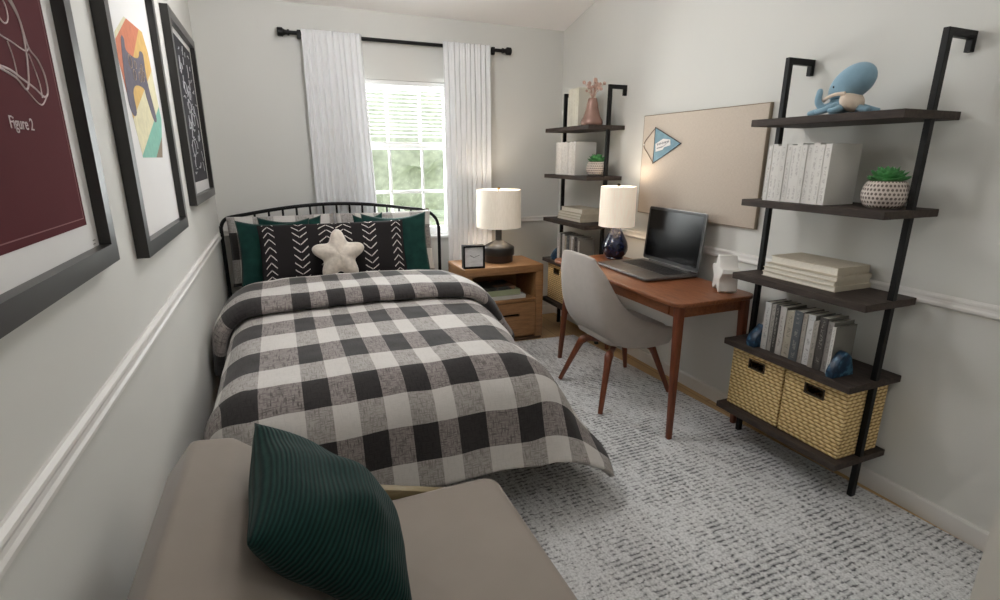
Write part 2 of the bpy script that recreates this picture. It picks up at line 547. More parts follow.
# side walls follow the slope of the ceiling
for nm, x0, x1 in (('wall_left', -0.1, 0.0), ('wall_right', W, W + 0.1)):
    bm = B(); prism(bm, [(YF - 0.1, 0), (L + 0.12, 0), (L + 0.12, zc(L + 0.12)), (YF - 0.1, zc(YF - 0.1))], 'x', x0, x1)
    struct(nm, bm, M_wall, smooth=False)
# back wall with the window opening
WX0, WX1, WZ0, WZ1 = 0.966, 1.734, 0.79, 1.955
def holed(bm, xs, zs, y0, y1, hole):
    vs = {}
    for k, y in enumerate((y0, y1)):
        for i, x in enumerate(xs):
            for j, z in enumerate(zs): vs[(k, i, j)] = bm.verts.new((x, y, z))
    for i in range(3):
        for j in range(3):
            if (i, j) == hole: continue
            for k in (0, 1): bm.faces.new([vs[(k, a, b)] for a, b in ((i, j), (i + 1, j), (i + 1, j + 1), (i, j + 1))])
    for (a, b), (c, d) in (((1, 1), (2, 1)), ((2, 1), (2, 2)), ((2, 2), (1, 2)), ((1, 2), (1, 1))):
        bm.faces.new([vs[(0, a, b)], vs[(0, c, d)], vs[(1, c, d)], vs[(1, a, b)]])
    for i in range(3):
        for j in (0, 3): bm.faces.new([vs[(0, i, j)], vs[(0, i + 1, j)], vs[(1, i + 1, j)], vs[(1, i, j)]])
    for j in range(3):
        for i in (0, 3): bm.faces.new([vs[(0, i, j)], vs[(0, i, j + 1)], vs[(1, i, j + 1)], vs[(1, i, j)]])
    return bm
bm = holed(B(), (0, WX0, WX1, W), (0, WZ0, WZ1, zc(L)), L, L + 0.12, (1, 1))
struct('wall_back', bm, M_wall, smooth=False)
# front wall behind the doorway and the short return wall at the right edge of the view
bm = B(); box(bm, 0, YF - 0.1, 0, W, YF, zc(YF)); struct('wall_front', bm, M_wall, smooth=False)
bm = B(); box(bm, 1.859, 0.40, 0, W, 0.50, zc(0.5)); struct('wall_return', bm, M_wall, smooth=False)
# ceiling
bm = B(); prism(bm, [(YF - 0.1, zc(YF - 0.1)), (L + 0.12, zc(L + 0.12)), (L + 0.12, zc(L + 0.12) + 0.1), (YF - 0.1, zc(YF - 0.1) + 0.1)], 'x', -0.1, W + 0.1)
struct('ceiling', bm, M_ceil, smooth=False)
# chair rail and baseboards (moulded profiles)
ZB, ZT = 0.8608, 0.9094
rail_prof = [(0, ZB), (0.010, ZB), (0.018, ZB + 0.006), (0.018, ZB + 0.014), (0.0145, ZB + 0.021), (0.0135, ZB + 0.030), (0.015, ZB + 0.036), (0.014, ZB + 0.042), (0.006, ZT), (0, ZT)]
base_prof = [(0, 0.0), (0.015, 0.0), (0.015, 0.072), (0.011, 0.080), (0, 0.080)]
def run_x0(prof): return [(p[0], p[1]) for p in prof]
def run_xW(prof): return [(W - p[0], p[1]) for p in prof]
for nm, prof in (('trim_1', run_x0(rail_prof)),):
    bm = B(); prism(bm, prof, 'y', YF, L); struct(nm, bm, M_trim, label='white moulded chair rail running along the left wall', smooth=False)
bm = B(); prism(bm, run_xW(rail_prof), 'y', 0.5, L); struct('trim_2', bm, M_trim, label='white moulded chair rail running along the right wall', smooth=False)
for nm, xa, xb in (('trim_3', 0.018, WX0), ('trim_4', WX1, W - 0.018)):
    bm = B(); prism(bm, [(L - p[0], p[1]) for p in rail_prof], 'x', xa, xb); struct(nm, bm, M_trim, smooth=False)
bm = B(); prism(bm, run_x0(base_prof), 'y', YF, L); struct('baseboard_left', bm, M_trim, smooth=False)
bm = B(); prism(bm, run_xW(base_prof), 'y', 0.5, L); struct('baseboard_right', bm, M_trim, smooth=False)
bm = B(); prism(bm, [(L - p[0], p[1]) for p in base_prof], 'x', 0.015, W - 0.015); struct('baseboard_back', bm, M_trim, smooth=False)

# window: frame, two sashes with muntins, glass, sill
win = bpy.data.objects.new('window_1', None); C.objects.link(win)
win.location = (1.35, L + 0.06, WZ0); win['_org'] = (1.35, L + 0.06, WZ0); win['kind'] = 'structure'
win['label'] = 'white double-hung window between the two white curtains'
def rect_ring(bm, x0, z0, x1, z1, t, y0, y1):
    o = [(x0, z0), (x1, z0), (x1, z1), (x0, z1)]; i = [(x0 + t, z0 + t), (x1 - t, z0 + t), (x1 - t, z1 - t), (x0 + t, z1 - t)]
    V = [[bm.verts.new((p[0], y, p[1])) for p in ring] for y in (y0, y1) for ring in (o, i)]
    of, inf, ob, ib = V
    for k in range(4):
        n = (k + 1) % 4
        bm.faces.new((of[k], of[n], inf[n], inf[k])); bm.faces.new((ob[k], ib[k], ib[n], ob[n]))
        bm.faces.new((of[k], ob[k], ob[n], of[n])); bm.faces.new((inf[k], inf[n], ib[n], ib[k]))
    return bm
obj('window_frame', rect_ring(B(), WX0 + 0.001, WZ0 + 0.001, WX1 - 0.001, WZ1 - 0.001, 0.02, L + 0.03, L + 0.115), M_white, win, smooth=False)
obj('sash', rect_ring(B(), WX0 + 0.021, 1.465, WX1 - 0.021, WZ1 - 0.021, 0.035, L + 0.08, L + 0.105), M_white, win, smooth=False)
obj('sash', rect_ring(B(), WX0 + 0.021, WZ0 + 0.021, WX1 - 0.021, 1.514, 0.045, L + 0.045, L + 0.075), M_white, win, smooth=False)
for y0, y1, z0, z1 in ((L + 0.085, L + 0.10, 1.50, 1.90), (L + 0.052, L + 0.068, 0.855, 1.47)):
    for mx in (1.232, 1.488):
        bm = B(); box(bm, mx - 0.009, y0, z0, mx + 0.009, y1, z1); obj('muntin', bm, M_white, win, smooth=False)
bm = B(); box(bm, WX0 + 0.066, L + 0.050, 1.127, WX1 - 0.066, L + 0.070, 1.150); obj('muntin', bm, M_white, win, smooth=False)
bm = B(); box(bm, WX0 + 0.05, L + 0.090, 1.49, WX1 - 0.05, L + 0.093, WZ1 - 0.05); obj('glass_pane', bm, M_glass, win, smooth=False)
bm = B(); box(bm, WX0 + 0.05, L + 0.058, WZ0 + 0.06, WX1 - 0.05, L + 0.061, 1.48); obj('glass_pane', bm, M_glass, win, smooth=False)
bm = B(); box(bm, WX0 - 0.03, L - 0.03, WZ0 - 0.022, WX1 + 0.03, L + 0.03, WZ0 - 0.0005, 0.004); obj('window_sill', bm, M_white, win)
# venetian blind drawn over the upper half
bl = thing('window_blind', 'white slatted blind covering upper half of the window', 'blind', (1.35, L + 0.015, 1.50))
bm = B(); box(bm, WX0 + 0.004, L + 0.002, WZ1 - 0.035, WX1 - 0.004, L + 0.028, WZ1 - 0.002, 0.002); obj('head_rail', bm, M_white, bl)
k = 0; z = WZ1 - 0.055
while z > 1.53:
    bm = B(); obox(bm, (1.35, L + 0.015, z), (WX1 / 2 - WX0 / 2 - 0.006, 0, 0), (0, 0.0125, -0.0022), (0, 0.0002, 0.0008)); obj('slat', bm, M_white, bl, smooth=False)
    z -= 0.0285
bm = B(); box(bm, WX0 + 0.006, L + 0.003, 1.502, WX1 - 0.006, L + 0.027, 1.517, 0.003); obj('bottom_rail', bm, M_white, bl)

# ------------------------------------------------------------------ outside the window
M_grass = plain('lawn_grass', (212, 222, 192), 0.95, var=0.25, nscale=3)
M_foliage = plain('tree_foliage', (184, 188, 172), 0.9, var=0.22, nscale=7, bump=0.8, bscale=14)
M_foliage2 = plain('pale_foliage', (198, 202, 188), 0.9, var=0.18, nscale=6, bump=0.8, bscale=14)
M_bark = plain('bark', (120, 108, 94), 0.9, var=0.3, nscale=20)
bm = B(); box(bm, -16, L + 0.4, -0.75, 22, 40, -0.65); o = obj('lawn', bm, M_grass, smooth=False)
tag(o, 'pale green lawn outside the window', 'lawn'); o['kind'] = 'structure'
def blob(bm, c, r, seed, amp=0.25):
    rr = bmesh.ops.create_icosphere(bm, subdivisions=4, radius=1.0)
    for v in rr['verts']:
        d = v.co.normalized()
        k = 1 + amp * mnoise.noise(d * 2.2 + Vector((seed, 0, 0))) + amp * 0.5 * mnoise.noise(d * 6 + Vector((0, seed, 0))) + amp * 0.4 * mnoise.noise(d * 15)
        v.co = Vector(c) + Vector((d.x * r[0], d.y * r[1], d.z * r[2])) * k
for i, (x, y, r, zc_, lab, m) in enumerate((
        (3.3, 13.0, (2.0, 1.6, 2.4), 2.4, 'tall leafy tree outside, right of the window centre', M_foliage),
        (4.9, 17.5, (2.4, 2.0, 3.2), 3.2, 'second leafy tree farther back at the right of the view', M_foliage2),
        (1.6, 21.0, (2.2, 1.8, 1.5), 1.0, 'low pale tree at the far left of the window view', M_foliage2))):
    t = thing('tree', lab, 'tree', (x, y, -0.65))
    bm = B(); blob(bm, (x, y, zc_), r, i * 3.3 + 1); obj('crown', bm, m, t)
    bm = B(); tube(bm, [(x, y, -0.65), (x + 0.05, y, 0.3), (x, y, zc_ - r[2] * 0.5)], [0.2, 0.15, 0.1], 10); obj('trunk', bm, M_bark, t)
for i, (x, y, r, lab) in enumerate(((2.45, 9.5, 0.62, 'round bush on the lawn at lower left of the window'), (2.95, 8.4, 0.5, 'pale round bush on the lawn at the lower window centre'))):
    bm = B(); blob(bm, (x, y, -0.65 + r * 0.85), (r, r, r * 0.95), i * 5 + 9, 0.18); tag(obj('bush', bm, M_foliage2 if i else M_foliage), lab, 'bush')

# ------------------------------------------------------------------ rug
ra = -0.058
def rugpt(a, b):   # a along the rug's width to the left, b along its depth to the front, from the back right corner
    return (2.515 - a * math.cos(ra) - b * math.sin(ra), 3.462 - a * math.sin(ra) * -1 * -1 - b * math.cos(ra))
bm = B()
rp = [rugpt(0, 0), rugpt(2.42, 0), rugpt(2.42, 3.05), rugpt(0, 3.05)]
prism(bm, rp, 'z', 0.0005, 0.010)
rug = obj('area_rug', bm, M_rug, smooth=False)
tag(rug, 'grey and white looped area rug covering the wood floor', 'rug')

# ------------------------------------------------------------------ curtains and rod
def curtain(xa0, xa1, xb0, xb1, folds, seed, label):
    """xa = left/right edge at the top, xb at the bottom"""
    bm = B(); nu, nv = folds * 12, 30
    rnd = random.Random(seed)
    ph = [rnd.uniform(-0.9, 0.9) for _ in range(folds + 2)]
    am = [rnd.uniform(0.6, 1.15) for _ in range(folds + 2)]
    g = []
    for i in range(nu + 1):
        u = i / nu; f = u * folds; k = int(f)
        a = am[k] * (1 - (f - k)) + am[k + 1] * (f - k); p = ph[k] * (1 - (f - k)) + ph[k + 1] * (f - k)
        row = []
        for j in range(nv + 1):
            v = j / nv; z = 2.232 - v * 2.21
            x = (xa0 + (xa1 - xa0) * u) * (1 - v) + (xb0 + (xb1 - xb0) * u) * v
            env = 0.45 + 0.55 * min(1, v * 6)
            y = 4.030 + 0.0195 * env * a * math.sin(2 * PI * f + p) + 0.004 * math.sin(4 * PI * f + 2 * p + v * 2)
            x += 0.008 * env * math.sin(2 * PI * f * 2 + p)
            if j == 0: y = 4.030 + (y - 4.030) * 0.5
            row.append(bm.verts.new((x, y + 0.0 * v, z)))
        g.append(row)
    for i in range(nu):
        for j in range(nv): bm.faces.new((g[i][j], g[i + 1][j], g[i + 1][j + 1], g[i][j + 1]))
    o = obj('curtain', bm, M_curtain, ang=180)
    s = o.modifiers.new('thickness', 'SOLIDIFY'); s.thickness = 0.0015; s.offset = 0
    return tag(o, label, 'curtain', 'white curtains on the black rod')
curtain(0.655, 1.042, 0.66, 1.12, 10, 3, 'white pleated curtain on the rod, left of the window')
curtain(1.637, 2.016, 1.65, 2.03, 9, 8, 'white pleated curtain on the rod, right of the window')
rod = thing('curtain_rod', 'black metal curtain rod with knob ends above the window', 'curtain rod', (1.356, 4.075, 2.2))
bm = B(); tube(bm, [(0.546, 4.075, 2.210), (2.166, 4.075, 2.210)], 0.0125, 14); obj('pole', bm, M_black, rod)
for s, x in ((1, 0.550), (-1, 2.160)):
    bm = B(); tube(bm, [(x + (0.030 - q) * s, 4.075, 2.210) for q in (0, 0.012, 0.013, 0.026, 0.040, 0.041, 0.072, 0.076)], [0.019, 0.019, 0.014, 0.016, 0.024, 0.028, 0.028, 0.022], 18)
    obj('finial', bm, M_black, rod)
for x in (0.640, 2.052):
    bm = B(); box(bm, x - 0.012, 4.057, 2.175, x + 0.012, 4.093, 2.229, 0.003); obj('bracket', bm, M_black, rod)
    bm = B(); box(bm, x - 0.008, 4.080, 2.180, x + 0.008, L + 0.0, 2.196); obj('bracket_arm', bm, M_black, rod)

# ------------------------------------------------------------------ bed
bed = thing('bed', 'black metal bed with arched spindle headboard against the back wall', 'bed', (0.79, 3.0, 0.0))
YH = 3.985
def arch_z(x): return 1.078 - 0.10 * ((x - 0.76) / 0.78) ** 2 * 0.75
arch = [(0.022, YH, 0.011), (0.022, YH, 0.5), (0.022, YH, 0.90)]
arch += [(0.026, YH, 0.95), (0.044, YH, 0.985), (0.08, YH, 1.006)]
for i in range(1, 13): 
    x = 0.08 + (1.44 - 0.08) * i / 13.5; arch.append((x, YH, 1.006 + 0.072 * math.sin(PI * (x - 0.08) / 1.36)))
arch += [(1.405, YH, 1.016), (1.455, YH, 1.002), (1.50, YH, 0.974), (1.532, YH, 0.934), (1.548, YH, 0.885), (1.552, YH, 0.83), (1.552, YH, 0.5), (1.552, YH, 0.011)]
hb = obj('headboard', tube(B(), bez(arch, 6), 0.0125, 10), M_black, bed)
hb['_org'] = tuple(bed['_org'])
def arch_at(x): return 1.006 + 0.072 * math.sin(PI * min(max((x - 0.08) / 1.36, 0), 1))
for k in range(-2, 13):
    x = 0.330 + 0.0913 * k
    if 0.1 < x < 1.50:
        bm = B(); tube(bm, [(x, YH, 0.36), (x, YH, arch_at(x) - 0.004)], 0.0075, 8); obj('spindle', bm, M_black, hb)
bm = B(); tube(bm, [(0.03, YH, 0.36), (1.552, YH, 0.36)], 0.011, 8); obj('lower_rail', bm, M_black, hb)
bm = B(); rect = [(0.06, 1.90), (1.50, 1.90), (1.50, 3.98), (0.06, 3.98)]
inn = [(0.09, 1.93), (1.47, 1.93), (1.47, 3.95), (0.09, 3.95)]
V = [[bm.verts.new((p[0], p[1], z)) for p in r] for z in (0.27, 0.315) for r in (rect, inn)]
for q in range(4):
    n = (q + 1) % 4; a, b, c, d = V
    bm.faces.new((a[q], a[n], b[n], b[q])); bm.faces.new((c[q], d[q], d[n], c[n])); bm.faces.new((a[q], c[q], c[n], a[n])); bm.faces.new((b[q], b[n], d[n], d[q]))
obj('bed_frame', bm, M_black, bed, smooth=False)
for x, y in ((0.085, 1.94), (1.475, 1.94), (0.085, 3.0), (1.475, 3.0)):
    bm = B(); box(bm, x - 0.015, y - 0.015, 0.0105, x + 0.015, y + 0.015, 0.27, 0.002); obj('leg', bm, M_black, bed)
bm = B(); box(bm, 0.11, 1.97, 0.317, 1.38, 3.93, 0.548, 0.06, 4); obj('mattress', bm, plain('white_mattress', (222, 218, 212), 0.9), bed)

# duvet: a cloth bent over the mattress edges
ZTOP = 0.620
def bend(e, r, th, flare=0.0):
    if e <= 0: return 0.0, 0.0, 0.0
    if e < r * th: a = e / r; return r * math.sin(a), r * (1 - math.cos(a)), a
    s = e - r * th
    return r * math.sin(th) + s * math.cos(th) + flare * s * s, r * (1 - math.cos(th)) + s * math.sin(th), th
XL, XR, YFOOT = 0.25, 1.30, 1.92
def duvet_surf(u, v):
    """u, v are lengths measured on the cloth (x, y where it lies flat); returns point and unit normal"""
    t = min(max((v - 1.5) / 1.6, 0), 1)
    tq = min(max((2.75 - v) / 0.75, 0), 1)
    xr = XR - 0.085 * tq * tq * (3 - 2 * tq)
    ex = u - xr if u > xr else (u - XL if u < XL else 0.0)
    ey = v - YFOOT if v < YFOOT else 0.0
    e = math.hypot(ex, ey)
    if e > 0: e *= 1 - 0.15 * (2 * abs(ex * ey) / (e * e)) ** 2
    x = min(max(u, XL), xr); y = max(v, YFOOT)
    puff = 0.012 * math.sin(PI * min(max((x - XL) / (xr - XL), 0), 1)) ** 0.6
    z0 = ZTOP - 0.006 + puff + 0.006 * mnoise.noise(Vector((u * 4, v * 4, 0))) + 0.003 * mnoise.noise(Vector((u * 11, v * 11, 3)))
    if e <= 0: return Vector((x, y, z0)), Vector((0, 0, 1))
    hh_ = math.hypot(ex, ey); dx, dy = ex / hh_, ey / hh_
    wl = max(0.0, -dx); wf = abs(dy); wr = max(0.0, dx)
    tot = wl + wf + wr
    r = (wl * 0.15 + wf * 0.26 + wr * 0.24) / tot
    th = (wl * 1.40 + wf * 1.24 + wr * 1.12) / tot
    o, d, a = bend(e, r, th, 0.30 * max(0.0, dx))
    rip = 0.007 * min(1, e / 0.35) * math.sin((u if wf > 0.5 else v) * 17 + 1.3 * math.sin(v * 5 + u * 4)) * (1 if dx >= 0 else 0.2)
    o += rip + (0.11 * min(1, e / 0.6) ** 2 * (2 * abs(dx * dy)) ** 1.5 if dx > 0 else 0)
    p = Vector((x + dx * o, y + dy * o, z0 - d))
    if p.x < 0.04: p.x = 0.04 + (p.x - 0.04) * 0.02
    if p.z < 0.014: p.z = 0.014 + 0.002 * math.sin(u * 40)
    return p, Vector((dx * math.sin(a), dy * math.sin(a), math.cos(a))).normalized()
UB = [-0.40, -0.27, -0.14, -0.005, 0.125, 0.27, 0.416, 0.506, 0.593, 0.685, 0.773, 0.866, 0.942, 1.058, 1.186, 1.33, 1.47, 1.59, 1.71, 1.83]
VB_PTS = [(2.88, 0), (2.675, 1), (2.468, 2), (2.262, 3), (2.045, 4), (1.878, 5), (1.740, 6), (1.618, 7), (1.483, 8), (1.34, 9)]
def interp(pts, x):
    if pts[0][0] > pts[-1][0]: pts = pts[::-1]
    if x <= pts[0][0]: a, b = pts[0], pts[1]
    elif x >= pts[-1][0]: a, b = pts[-2], pts[-1]
    else:
        for a, b in zip(pts, pts[1:]):
            if a[0] <= x <= b[0]: break
    return a[1] + (b[1] - a[1]) * (x - a[0]) / (b[0] - a[0])
U_PTS = [(x, i) for i, x in enumerate(UB)]      # boundary 4 (x = 0.16) starts a dark column, so floor(u) even = dark
def plaid_uv(u, v):
    # v index: row 1 (2.715..2.505) is dark -> shift so that floor even = dark
    return interp(U_PTS, u), interp(VB_PTS, v) + 1.0
def cloth(bm, uvl, us, vs, fn, uvfn):
    g = [[bm.verts.new(fn(u, v)) for v in vs] for u in us]
    for i in range(len(us) - 1):
        for j in range(len(vs) - 1):
            f = bm.faces.new((g[i][j], g[i + 1][j], g[i + 1][j + 1], g[i][j + 1]))
            for lp, (a, b) in zip(f.loops, ((i, j), (i + 1, j), (i + 1, j + 1), (i, j + 1))): lp[uvl].uv = uvfn(us[a], vs[b])
    return g
def lsp(a, b, n): return [a + (b - a) * i / n for i in range(n + 1)]
comf = thing('comforter', 'black, grey and cream checked comforter spread over the bed', 'comforter', (0.79, 2.5, 0.45))
bm = B(); uvl = bm.loops.layers.uv.new('UVMap')
us = lsp(-0.14, 1.79, 150); vs = lsp(1.385, 2.98, 130)
cloth(bm, uvl, us, vs, lambda u, v: duvet_surf(u, v)[0], plaid_uv)
o = obj('quilt', bm, M_plaid, comf, ang=180, recalc=True)
s = o.modifiers.new('thickness', 'SOLIDIFY'); s.thickness = 0.022; s.offset = -1
# the part folded back at the head end: a thick roll lying on the quilt
fold_prof = []       # (v, height above the quilt, plaid row coordinate)
def fold_section():
    out = []
    pts = [(3.46, 0.004), (3.44, 0.03), (3.36, 0.062), (3.22, 0.078), (3.05, 0.084), (2.93, 0.084), (2.855, 0.074), (2.80, 0.052), (2.782, 0.03), (2.795, 0.010), (2.85, 0.003)]
    P = bez([(a, b, 0) for a, b in pts], 4)
    return [(p.x, p.y) for p in P]
sec = fold_section()
arc = [0.0]
for a, b in zip(sec, sec[1:]): arc.append(arc[-1] + math.hypot(b[0] - a[0], b[1] - a[1]))
bm = B(); uvl = bm.loops.layers.uv.new('UVMap')
us = lsp(-0.10, 1.73, 130)
rows = [(0.0, 1.0), (0.20, 2.0), (0.40, 3.0), (0.60, 4.0), (0.79, 5.0), (0.95, 6.0)]
def ftaper(u): return 1.0
g = []
for u in us:
    col = []
    for (v, h) in sec:
        vv = v + 0.03 * math.sin(u * 3.2 + 0.4) * 0.5 + (0.02 * mnoise.noise(Vector((u * 5, 0, 1))))
        back = 0.10 * (abs(u - 0.76) / 0.8) ** 3
        vv -= back * (1.0 if v > 3.0 else 0.5)
        p, n = duvet_surf(u, max(vv, 1.95))
        hh = h * (1 + 0.12 * mnoise.noise(Vector((u * 4, v * 3, 5))))
        q = p + n * (hh + 0.004)
        if q.x < 0.024: q.x = 0.024
        col.append(bm.verts.new(q))
    g.append(col)
for i in range(len(us) - 1):
    for j in range(len(sec) - 1):
        f = bm.faces.new((g[i][j], g[i + 1][j], g[i + 1][j + 1], g[i][j + 1]))
        for lp, (a, b) in zip(f.loops, ((i, j), (i + 1, j), (i + 1, j + 1), (i, j + 1))):
            lp[uvl].uv = (interp(U_PTS, us[a]), interp(rows, arc[b]) )
for col_i in (0, len(us) - 1):
    f = bm.faces.new(g[col_i])
    for lp in f.loops: lp[uvl].uv = (1.5, 1.5)
obj('folded_edge', bm, M_plaid, comf, ang=180)

# pillows
def plush(name, label, cat, cen, eu, ev, th, mat, group=None, **kw):
    o = obj(name, pillow_bm(cen, eu, ev, th, **kw), mat, ang=180)
    return tag(o, label, cat, group)
def sham_uv(o, su, sv, ou, ov):
    for l in o.data.uv_layers[0].data: l.uv = (l.uv[0] * su + ou, l.uv[1] * sv + ov)
G_sh = 'plaid shams against the headboard'
s1 = plush('pillow_sham', 'checked pillow sham leaning on the left end of the headboard', 'pillow', (0.412, 3.895, 0.783), (0.350, 0.0, 0.0), (0.0, 0.052, 0.232), 0.062, M_plaid, G_sh, pinch=0.03, wob=0.12, seed=1)
sham_uv(s1, 6.0, 3.0, 0.4, 0.8)
s2 = plush('pillow_sham', 'checked pillow sham leaning on the right end of the headboard', 'pillow', (1.120, 3.895, 0.782), (0.352, 0.0, 0.0), (0.0, 0.052, 0.232), 0.062, M_plaid, G_sh, pinch=0.03, wob=0.12, seed=2)
sham_uv(s2, 6.0, 3.0, 1.6, 0.8)
G_gr = 'dark green velvet pillows on the bed'
plush('throw_pillow', 'dark green velvet pillow behind the left one, only its tip showing', 'pillow', (0.46, 3.805, 0.80), (0.205, 0.0, 0.0), (0.0, 0.055, 0.215), 0.030, M_green, G_gr, pinch=0.09, wob=0.1, seed=3, sag=0.10)
plush('throw_pillow', 'dark green velvet pillow at the left end, beside the checked sham', 'pillow', (0.353, 3.738, 0.79), (0.230, 0.0, 0.0), (0.0, 0.055, 0.215), 0.036, M_green, G_gr, pinch=0.07, wob=0.1, seed=4, sag=0.10)
plush('throw_pillow', 'small dark green velvet pillow peeping out right of the bed centre', 'pillow', (0.985, 3.805, 0.810), (0.108, 0.012, 0.004), (0.0, 0.055, 0.205), 0.028, M_green, G_gr, pinch=0.10, wob=0.1, seed=5, sag=0.08)
plush('throw_pillow', 'dark green velvet pillow at the right end, nearest the window', 'pillow', (1.162, 3.738, 0.80), (0.236, 0.0, 0.0), (0.0, 0.055, 0.220), 0.036, M_green, G_gr, pinch=0.07, wob=0.1, seed=6, sag=0.12)
plush('lumbar_pillow', 'long black pillow with white arrow columns across the bed', 'pillow', (0.727, 3.628, 0.798), (0.472, 0.0, 0.0), (0.0, 0.05, 0.180), 0.058, M_chev, None, pinch=0.02, wob=0.08, seed=7, nu=48, nv=20)
# star cushion
bm = B(); NR, NA = 12, 100
cen = Vector((0.732, 3.492, 0.786)); ex = Vector((1, 0, 0)); ez = Vector((0, 0.26, 0.966)).normalized(); nn = ex.cross(ez).normalized()
def star_r(a):
    k = (1 + math.cos(5 * a)) / 2
    return 0.106 + 0.066 * k ** 1.1
ring = {}
c1 = bm.verts.new(cen + nn * 0.075); c2 = bm.verts.new(cen - nn * 0.075)
for side in (1, -1):
    for i in range(1, NR + 1):
        for j in range(NA):
            if side == -1 and i == NR: ring[(side, i, j)] = ring[(1, i, j)]; continue
            a = 2 * PI * j / NA; f = i / NR; R = star_r(a)
            blend = R * f if f > 0.4 else (R * f)
            th = 0.075 * (1 - f ** 2.4) ** 0.55 * (0.7 + 0.3 * (1 - f))
            p = cen + (ex * math.sin(a) + ez * math.cos(a)) * blend + nn * th * side
            ring[(side, i, j)] = bm.verts.new(p + nn * side * 0.002 * mnoise.noise(p * 60))
    for j in range(NA):
        n = (j + 1) % NA
        bm.faces.new((c1 if side == 1 else c2, ring[(side, 1, j)], ring[(side, 1, n)]))
        for i in range(1, NR): bm.faces.new((ring[(side, i, j)], ring[(side, i + 1, j)], ring[(side, i + 1, n)], ring[(side, i, n)]))
tag(obj('star_cushion', bm, M_fur, ang=180), 'fluffy cream star-shaped cushion at the front of the bed pillows', 'cushion')

# ------------------------------------------------------------------ nightstand and what is on it
ns = thing('nightstand', 'honey oak nightstand with open niche and one drawer', 'nightstand', (1.92, 3.7, 0.0))
X0, X1, Y0, Y1, ZN = 1.597, 2.243, 3.50, 3.90, 0.612
bm = B(); box(bm, X0, Y0, ZN - 0.058, X1, Y1, ZN, 0.003); obj('top_panel', bm, M_oak, ns)
for xa, xb in ((X0, X0 + 0.06), (X1 - 0.06, X1)):
    bm = B(); box(bm, xa, Y0, 0.03, xb, Y1, ZN - 0.058, 0.002); obj('side_panel', bm, M_oak, ns)
bm = B(); box(bm, X0 + 0.06, Y1 - 0.02, 0.03, X1 - 0.06, Y1 - 0.002, ZN - 0.058); obj('back_panel', bm, M_oak, ns)
bm = B(); box(bm, X0 + 0.06, Y0 + 0.004, 0.325, X1 - 0.06, Y1 - 0.02, 0.347, 0.002); obj('niche_shelf', bm, M_oak, ns)
bm = B(); box(bm, X0 + 0.06, Y0 + 0.03, 0.03, X1 - 0.06, Y1 - 0.02, 0.05); obj('bottom_panel', bm, M_oak, ns)
dr = bpy.data.objects.new('drawer', None); C.objects.link(dr); dr.parent = ns; dr['_org'] = ns['_org']
bm = B()
xs, zs = (X0 + 0.064, 1.815, 2.045, X1 - 0.064), (0.052, 0.213, 0.232, 0.321)
holed(bm, xs, zs, Y0 + 0.002, Y0 + 0.022, (1, 1)); obj('drawer_front', bm, M_oak, dr, smooth=False)
bm = B(); box(bm, 1.80, Y0 + 0.024, 0.20, 2.06, Y0 + 0.034, 0.245); obj('handle_slot', bm, plain('dark_recess', (26, 18, 12), 0.9), dr)
bm = B(); box(bm, X0 + 0.006, Y0 + 0.006, 0.0102, X1 - 0.006, Y1 - 0.02, 0.03); obj('plinth', bm, plain('dark_plinth', (84, 60, 40), 0.7), ns)

# books lying in the niche
def flat_book(lab, x0, y0, z0, x1, y1, z1, mat, rot=0.0, name='book', group=None, pages=True):
    cx, cy = (x0 + x1) / 2, (y0 + y1) / 2
    t = 0.0022
    ca, sa = math.cos(rot), math.sin(rot)
    def R(bm):
        for v in bm.verts:
            dx, dy = v.co.x - cx, v.co.y - cy
            v.co.x = cx + dx * ca - dy * sa; v.co.y = cy + dx * sa + dy * ca
        return bm
    bm = B(); prism(bm, [(y0, z0), (y1, z0), (y1, z0 + t), (y0 + t, z0 + t), (y0 + t, z1 - t), (y1, z1 - t), (y1, z1), (y0, z1)], 'x', x0, x1)
    o = obj(name, R(bm), mat, smooth=False); tag(o, lab, 'book', group)
    if pages:
        bm = B(); box(bm, x0 + 0.004, y0 + t, z0 + t, x1 - 0.004, y1 - 0.004, z1 - t); obj('pages', R(bm), M_pages, o, smooth=False)
    return o
GB = 'books lying in the nightstand niche'
flat_book('grey-white book lying lowest in the nightstand niche', 1.73, 3.535, 0.3475, 2.11, 3.80, 0.375, plain('pale_grey_cover', (188, 190, 186), 0.6), 0.0, group=GB)
flat_book('sage green book in the middle of the nightstand stack', 1.72, 3.55, 0.3755, 2.07, 3.80, 0.418, plain('sage_cover', (150, 158, 128), 0.6), 0.02, group=GB)
def darkcover():
    t = NT('dark_photo_cover'); t.set(0.4)
    v = t.coord('Object')
    t.base(t.ramp(t.noise(v, 9, 3), [(0.42, lin((34, 40, 40))), (0.56, lin((60, 62, 60))), (0.66, lin((150, 112, 84)))]))
    return t.m
flat_book('dark picture book on top of the nightstand stack', 1.70, 3.56, 0.4185, 2.03, 3.79, 0.442, darkcover(), 0.05, group=GB)

